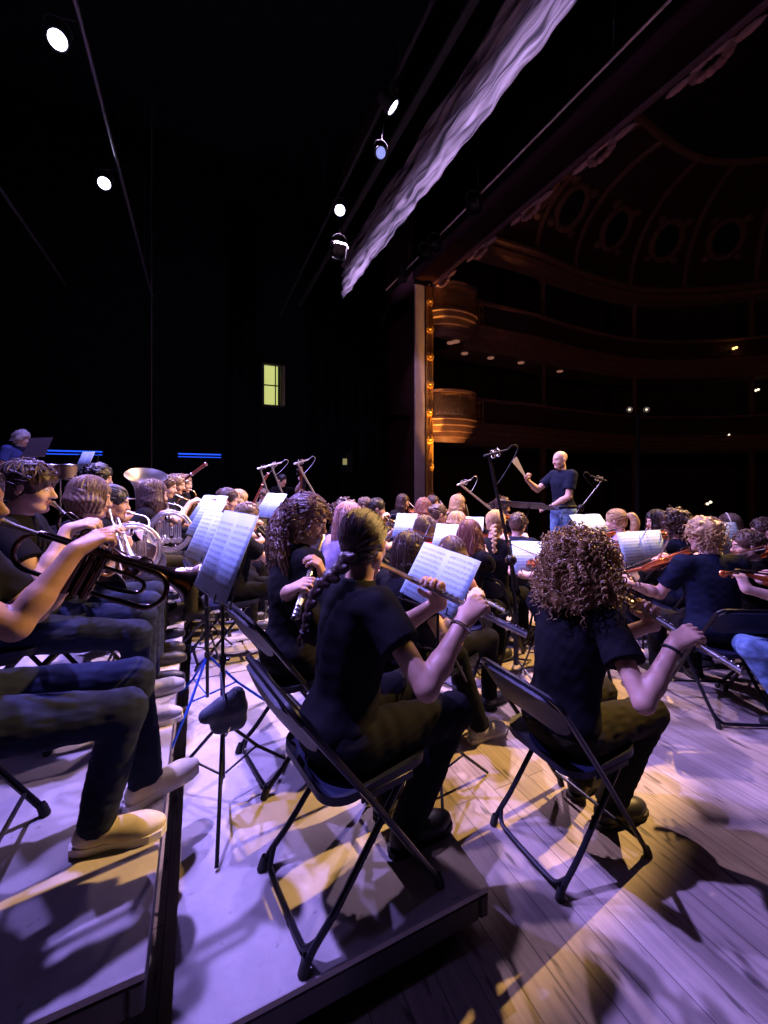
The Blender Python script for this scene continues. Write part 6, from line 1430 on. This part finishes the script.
m10 = person('person with long blond hair playing cello under the low microphone', hp(458, 6.1), cz(494, 6.1), 0.0, None, play_cello('dark cello of the long blond player', 'cello bow of the long blond player'), ('long', 'blond'), 'fair', 'black', 'charcoal', v=0.0125, kneeR=(.36, -.26), kneeL=(.36, .26), seatlab=seat('blond cellist'), hairlen=.25)
m11 = person('person with straight dark blond hair right of the small white sheet', hp(425, 3.85), cz(516, 3.85), 0.0, None, play_clarinet('black clarinet of the dark blond player'), ('long', 'brown'), 'fair', 'red', 'charcoal', v=0.010, seatlab=seat('dark blond player right of the small sheet'), hairlen=.22)
m12 = person('small person with fair hair in front of the blond cellist', hp(457, 4.3), cz(512, 4.3), 0.0, None, play_violin('small violin of the fair haired child', 'small bow of the fair haired child'), ('bob', 'blond'), 'fair', 'lilac', 'charcoal', v=0.012, seatlab=seat('small fair haired player'))

# ---- strings on the right
v1 = person('person with short blond curls in a navy t-shirt playing violin, from behind', hp(703, 2.95), cz(518, 2.95), 0.0, 62, play_violin('orange brown violin of the player with short blond curls', 'violin bow of the player with short blond curls', dirl=(.22, .95, -.42), roll=.5), ('short_curly', 'blond'), 'fair', 'navy', 'charcoal', 'shoe_black', 0.0075, lean=7, hyaw=18, hpitch=8, seatlab=seat('violinist with short blond curls'), width=1.15, pole={'R': (-.35, -.55, -.85), 'L': (.5, .3, -1)})
add_ringlets(v1, 160, HAIR['blond'], 21, (0.125, 0.105, 0.115), 0.05, 'curls', 0.004)
v2 = person('person with short brown hair and glasses playing violin, in profile at the right', hp(748, 3.1), cz(531, 3.1), 0.0, 100, play_violin('orange brown violin of the player with glasses', 'violin bow of the player with glasses', dirl=(.5, .75, -.1)), ('short', 'brown'), 'fair', 'black', 'charcoal', 'shoe_black', 0.0075, lean=5, hyaw=32, hpitch=8, glasses=True, seatlab=seat('violinist with glasses'))
v3 = person('person in light blue jeans at the right edge holding a violin', hp(832, 2.35), cz(548, 2.35), 0.0, 118, play_violin('brown violin with pale scroll coming in at the right edge', 'violin bow at the right edge', dirl=(.78, .45, .10)), ('short', 'darkbrown'), 'fair', 'grey', 'lightjeans', 'shoe_black', 0.009, lean=4, kneeL=(.44, .16, .57), kneeR=(.44, -.12, .50), footL=(.16, .14), footR=(.18, -.12), seatlab=seat('violinist in light blue jeans'))
g1 = person('person with a long blond ponytail in lilac, below the conductor', hp(616, 4.25), cz(509, 4.25), 0.0, 110, play_violin('brown violin of the player with the blond ponytail', 'violin bow of the player with the blond ponytail'), ('ponytail', 'blond'), 'fair', 'lilac', 'charcoal', v=0.0095, lean=5, seatlab=seat('violinist with the blond ponytail'), hairlen=.30)
g2 = person('person with straight black hair facing left beside the dark curls', hp(656, 4.6), cz(510, 4.6), 0.0, 150, play_violin('brown violin of the straight black haired player', 'violin bow of the straight black haired player'), ('long', 'black'), 'fair', 'black', 'charcoal', v=0.0095, lean=5, seatlab=seat('straight black haired violinist'), hairlen=.22)
g3 = person('person with dark curls in a navy top behind the open score', hp(675, 3.75), cz(511, 3.75), 0.0, 75, play_violin('brown violin of the player with dark curls', 'violin bow of the player with dark curls'), ('afro', 'darkbrown'), 'tan', 'navy', 'charcoal', v=0.009, lean=6, seatlab=seat('violinist with dark curls'))
g4 = person('person with brown hair and pale hairband behind the player with glasses', hp(729, 4.35), cz(514, 4.35), 0.0, 125, play_violin('brown violin behind the player with glasses', 'violin bow behind the player with glasses'), ('long', 'brown'), 'fair', 'black', 'charcoal', v=0.0095, lean=5, seatlab=seat('violinist with a hairband'), hairlen=.2)
MB().tube([g4.Hp(-0.01, .098 * math.cos(a), .03 + .112 * math.sin(a)) for a in np.linspace(0.1, PI - .1, 14)], 0.007, 6).build('hairband', 'hairwhite', g4.hair)
g5 = person('person with short dark hair at the right edge of the back row', hp(764, 3.7), cz(518, 3.7), 0.0, 130, play_violin('brown violin at the right edge of the back row', 'violin bow at the right edge of the back row'), ('short', 'darkbrown'), 'fair', 'grey', 'charcoal', v=0.0095, lean=5, seatlab=seat('short haired violinist at the right edge'))

# ---- the conductor
def conduct(f):
    sh = f.sh['R']
    rw = sh + V(0.40, -0.02, -0.08); lw = f.sh['L'] + V(0.26, -0.10, -0.42)
    f.fanp = rw
    return {'R': (rw, V(.55, .1, .8), V(-.2, .9, .1), (45, 50)), 'L': (lw, V(.75, -.45, -.1), V(-.2, -.2, -.9), (30, 30))}
cd = person('bald person standing in a navy t-shirt and blue jeans, raising a folded fan', hp(560, 5.35), cz(450, 5.35), 0.24, 172, conduct, ('bald', None), 'fair', 'navy', 'lightjeans', 'shoe_black', 0.009, sit=False, lean=2, hpitch=8, pole={'R': (-.2, -.6, -1), 'L': (-.5, .7, -.8)}, belt=True)
fan = thing('folding_fan', 'pale folded fan held up by the conductor', 'fan', matrix=cd.Mw @ frame(nrm(V(.62, .05, .78)), V(0, 1, 0), cd.wR + V(.05, 0, .07)))
for k in range(7):
    a = (k - 3) * 0.045
    MB().box((0.14 * math.cos(a), 0.14 * math.sin(a), (k - 3) * 0.002), (0.30, 0.030, 0.002), R=rot((0, 0, 1), a)).build('blade', 'fan', fan, False)
MB().lathe([(-0.012, 0), (-0.012, .005), (.012, .005), (.012, 0)], (-0.005, 0, 0), (0, 0, 1), 8).build('rivet', 'chrome', fan)
b_ = nrm(cd.wL - cd.elL); s_ = nrm(np.cross(b_, V(0, 0, 1)))
MB().tube([cd.wL - b_ * .03 + .031 * (math.cos(a) * s_ + math.sin(a) * np.cross(b_, s_)) for a in np.linspace(0, 2 * PI, 17)[:-1]], .006, 6, True).build('watch_strap', 'rubber', cd.root)

# ================================================================== stands, sheets, microphones
R_ = math.radians
stand('black music stand with tall tripod, nearest, between trumpets and flutes', 0.09, 1.88, 0.2, 1.05, R_(195), 22, 'stand', 'stand', 0.50, 'open blue-lit score on the nearest stand, left of the flutes', rot0=.7, sheet_h=.36)
stand('music stand with bright blue tripod legs behind the nearest stand', 0.04, 2.62, 0.2, 1.06, R_(198), 24, 'stand', 'stand_blue', 0.46, 'open score behind the blue-lit score, above the blue tripod', rot0=.2)
stand('black music stand third along the platform edge', 0.04, 3.35, 0.2, 1.10, R_(200), 30, 'stand', 'stand', 0.46, 'long blue-lit score tilted on the third stand', rot0=1.1)
stand('black music stand fourth along the platform edge', 0.06, 4.05, 0.2, 1.12, R_(208), 35, 'stand', 'stand', 0.46, 'blue-lit score on the fourth stand along the platform', rot0=.4)
stand('music stand hidden behind the open white score of the braided flutist', 1.09, 1.72, 0.0, 1.10, R_(192), 30, 'stand', 'stand', 0.46, 'large open white score before the braided flutist', rot0=.4, roll=-6, sheet_h=.30)
stand('music stand among the middle players, holding the small sheet', 1.84, 3.50, 0.0, 1.16, R_(225), 40, sheets=1, sheet_h=.27, sheetlab='small blue-lit score left of the wavy auburn hair', rot0=.2)
stand('music stand holding the sheet behind the bob', 1.93, 2.92, 0.0, 1.10, R_(220), 40, sheets=1, sheet_h=.28, sheetlab='blue-lit score between the straight hair and the wavy auburn hair', rot0=.8)
stand('music stand beside the blond plaited player', 2.60, 3.42, 0.0, 1.08, R_(228), 40, sheets=1, sheetlab='blue-lit score beside the blond plaited player', rot0=.3)
stand('black music stand in front of the player with short blond curls', *hp(643, 3.55), 0.0, 0.98, R_(250), 18, sheetlab='open white score with a tall fold before the short blond curls', rot0=.3, sheet_h=.31, roll=3)
stand('black music stand left of the big curly hair', *hp(538, 3.45), 0.0, 0.92, R_(238), 30, sheetlab='white score left of the big curly hair', rot0=.9)
stand('black music stand below the conductor, right side', *hp(592, 4.35), 0.0, 1.10, R_(262), 45, sheetlab='bright white score below the conductor elbow', rot0=.2)
stand('black music stand behind the player with glasses', *hp(725, 3.6), 0.0, 1.06, R_(262), 20, sheetlab='pale score between short blond curls and glasses', rot0=.2)
stand('flat black conductor desk in front of the podium', *hp(527, 4.75), 0.0, 1.30, R_(10), 72, 'stand', 'stand', 0.62, None, desk='solid')
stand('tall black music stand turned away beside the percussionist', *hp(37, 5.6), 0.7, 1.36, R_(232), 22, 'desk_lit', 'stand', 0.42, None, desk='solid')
stand('music stand of the percussion with a single upright sheet', *hp(85, 5.4), 0.7, 1.14, R_(232), 24, sheetlab='single pale sheet standing above the drums on the dark side', sheets=1, rot0=.3)
stand('black music stand in front of the grey clad player', *hp(270, 4.3), 0.2, 1.12, R_(200), 35, sheetlab='white score behind the curly ponytail', rot0=.4)
bg = thing('stand_pouch', 'dark nylon pouch hanging on the nearest music stand pole', 'pouch', (0.09, 1.85, 0.60))
S = SDF(0.006)
S.cone((-.07, -.03, .02), (.05, -.03, .08), .028, .034, .03); S.cone((-.02, -.03, -.03), (.06, -.03, -.03), .034, .036, .03); S.cone((.0, -.03, .02), (.06, -.03, .03), .04, .04, .03); vt, fc = S.mesh(lambda P: .004 * wob(P, 70, 3)); link_mesh('pouch', vt, fc, M['bag'], bg)
MB().tube(smooth_path([(0.0, -.10, .10), (-.01, 0, .17), (0.0, .08, .11)], 5), .005, 6).build('strap', 'bag', bg)
MB().tube(arc((.02, -.02, -.04), .045, 0, 2 * PI, 16, (0, 1, 0), (.3, 0, .95))[:-1], .004, 6, True).build('ring', 'chrome', bg)

def mstand(label, base, z, tip, elb, **k): mic_stand(label, base[0], base[1], z, tip, elb, **k)
Pt = lambda px, py, d: tuple(at(px, py, d))
mstand('overhead microphone stand furthest left above the woodwinds', hp(273, 6.2), 0.0, Pt(260, 468, 6.2), Pt(270, 500, 6.2), mic='overhead', micdir=(-.95, .2, -.28))
mstand('overhead microphone stand second from left above the woodwinds', hp(288, 6.0), 0.0, Pt(271, 465, 6.0), Pt(285, 500, 6.0), mic='overhead', micdir=(-.95, .2, -.25))
mstand('overhead microphone stand above the curly ponytail', hp(322, 5.5), 0.0, Pt(297, 463, 5.5), Pt(318, 500, 5.5), mic='overhead', micdir=(-.95, .2, -.30))
mstand('low microphone stand with long boom above the cello', hp(498, 5.0), 0.0, Pt(460, 484, 5.0), Pt(494, 512, 5.0), mic='overhead', micdir=(-.9, .1, -.3))
mstand('tall dark microphone stand left of the conductor', hp(516, 3.3), 0.0, Pt(489, 455, 3.3), Pt(511, 560, 3.3), micdir=(-.9, .25, -.25), k=1.9)
mstand('microphone stand on a boom right of the conductor', hp(577, 5.0), 0.0, Pt(603, 480, 5.0), Pt(581, 508, 5.0), micdir=(.85, -.35, -.3))
# small drums on a chrome stand behind the trumpets
dr = thing('drum', 'pair of small chrome drums on a stand behind the trumpets', 'drum', (*hp(60, 4.0), 0.4))
zc = 1.6 + 7 * 4.3 / 400 - .4
for k, dx in enumerate((-0.075, 0.075)):
    dd = MB().lathe([(-.075, .0), (-.075, .066), (.075, .072), (.075, .0)], (dx, dx * -.3, zc), (0, 0, 1), 24).build('shell', 'drumshell', dr)
    MB().lathe([(-.005, .074), (.010, .076), (.014, .070), (.0, .068)], (dx, dx * -.3, zc + .068), (0, 0, 1), 24).build('hoop', 'chrome', dd)
    MB().lathe([(-.005, .070), (.010, .072), (.0, .066)], (dx, dx * -.3, zc - .06), (0, 0, 1), 24).build('hoop', 'chrome', dd)
    MB().lathe([(0, 0), (0, .068)], (dx, dx * -.3, zc + .077), (0, 0, 1), 24).build('drum_head', 'skinhead', dd)
MB().tube([(0, 0, .3), (0, 0, zc - .02)], .012, 10).build('pole', 'chrome', dr)
for k in range(3):
    a = k * 2 * PI / 3 + .3; MB().tube([(0, 0, .5), (.28 * math.cos(a), .28 * math.sin(a), .012)], .008, 8).build('leg', 'chrome', dr)
# tall lighting stand out in the house
ht = thing('lighting_stand', 'tall dark lighting stand with two small lamps out in the house', 'lighting stand', (*hp(638, 9.2), -1.0))
MB().tube([(0, 0, .1), (0, 0, 4.15)], .05, 10).build('pole', 'fixture', ht)
for k in range(3):
    a = k * 2 * PI / 3; MB().tube([(0, 0, .7), (.5 * math.cos(a), .5 * math.sin(a), .02)], .02, 8).build('leg', 'fixture', ht)
MB().tube([(-.2, .09, 4.1), (.2, -.09, 4.1)], .02, 8).build('crossbar', 'fixture', ht)
for k in (-1, 1):
    hl_ = MB().lathe([(-.12, 0), (-.12, .05), (.0, .07), (0, .06)], (k * .18, k * -.08, 4.22), nrm((-.8, -.5, -.2)), 14).build('lamp_head', 'rail_steel', ht)
    MB().ell(V(k * .18, k * -.08, 4.22) + nrm(V(-.8, -.5, -.2)) * .01, .022, 8, 6).build('glint', 'whitebulb', hl_)  # glowing bead painted in for the reflection on the lamp head
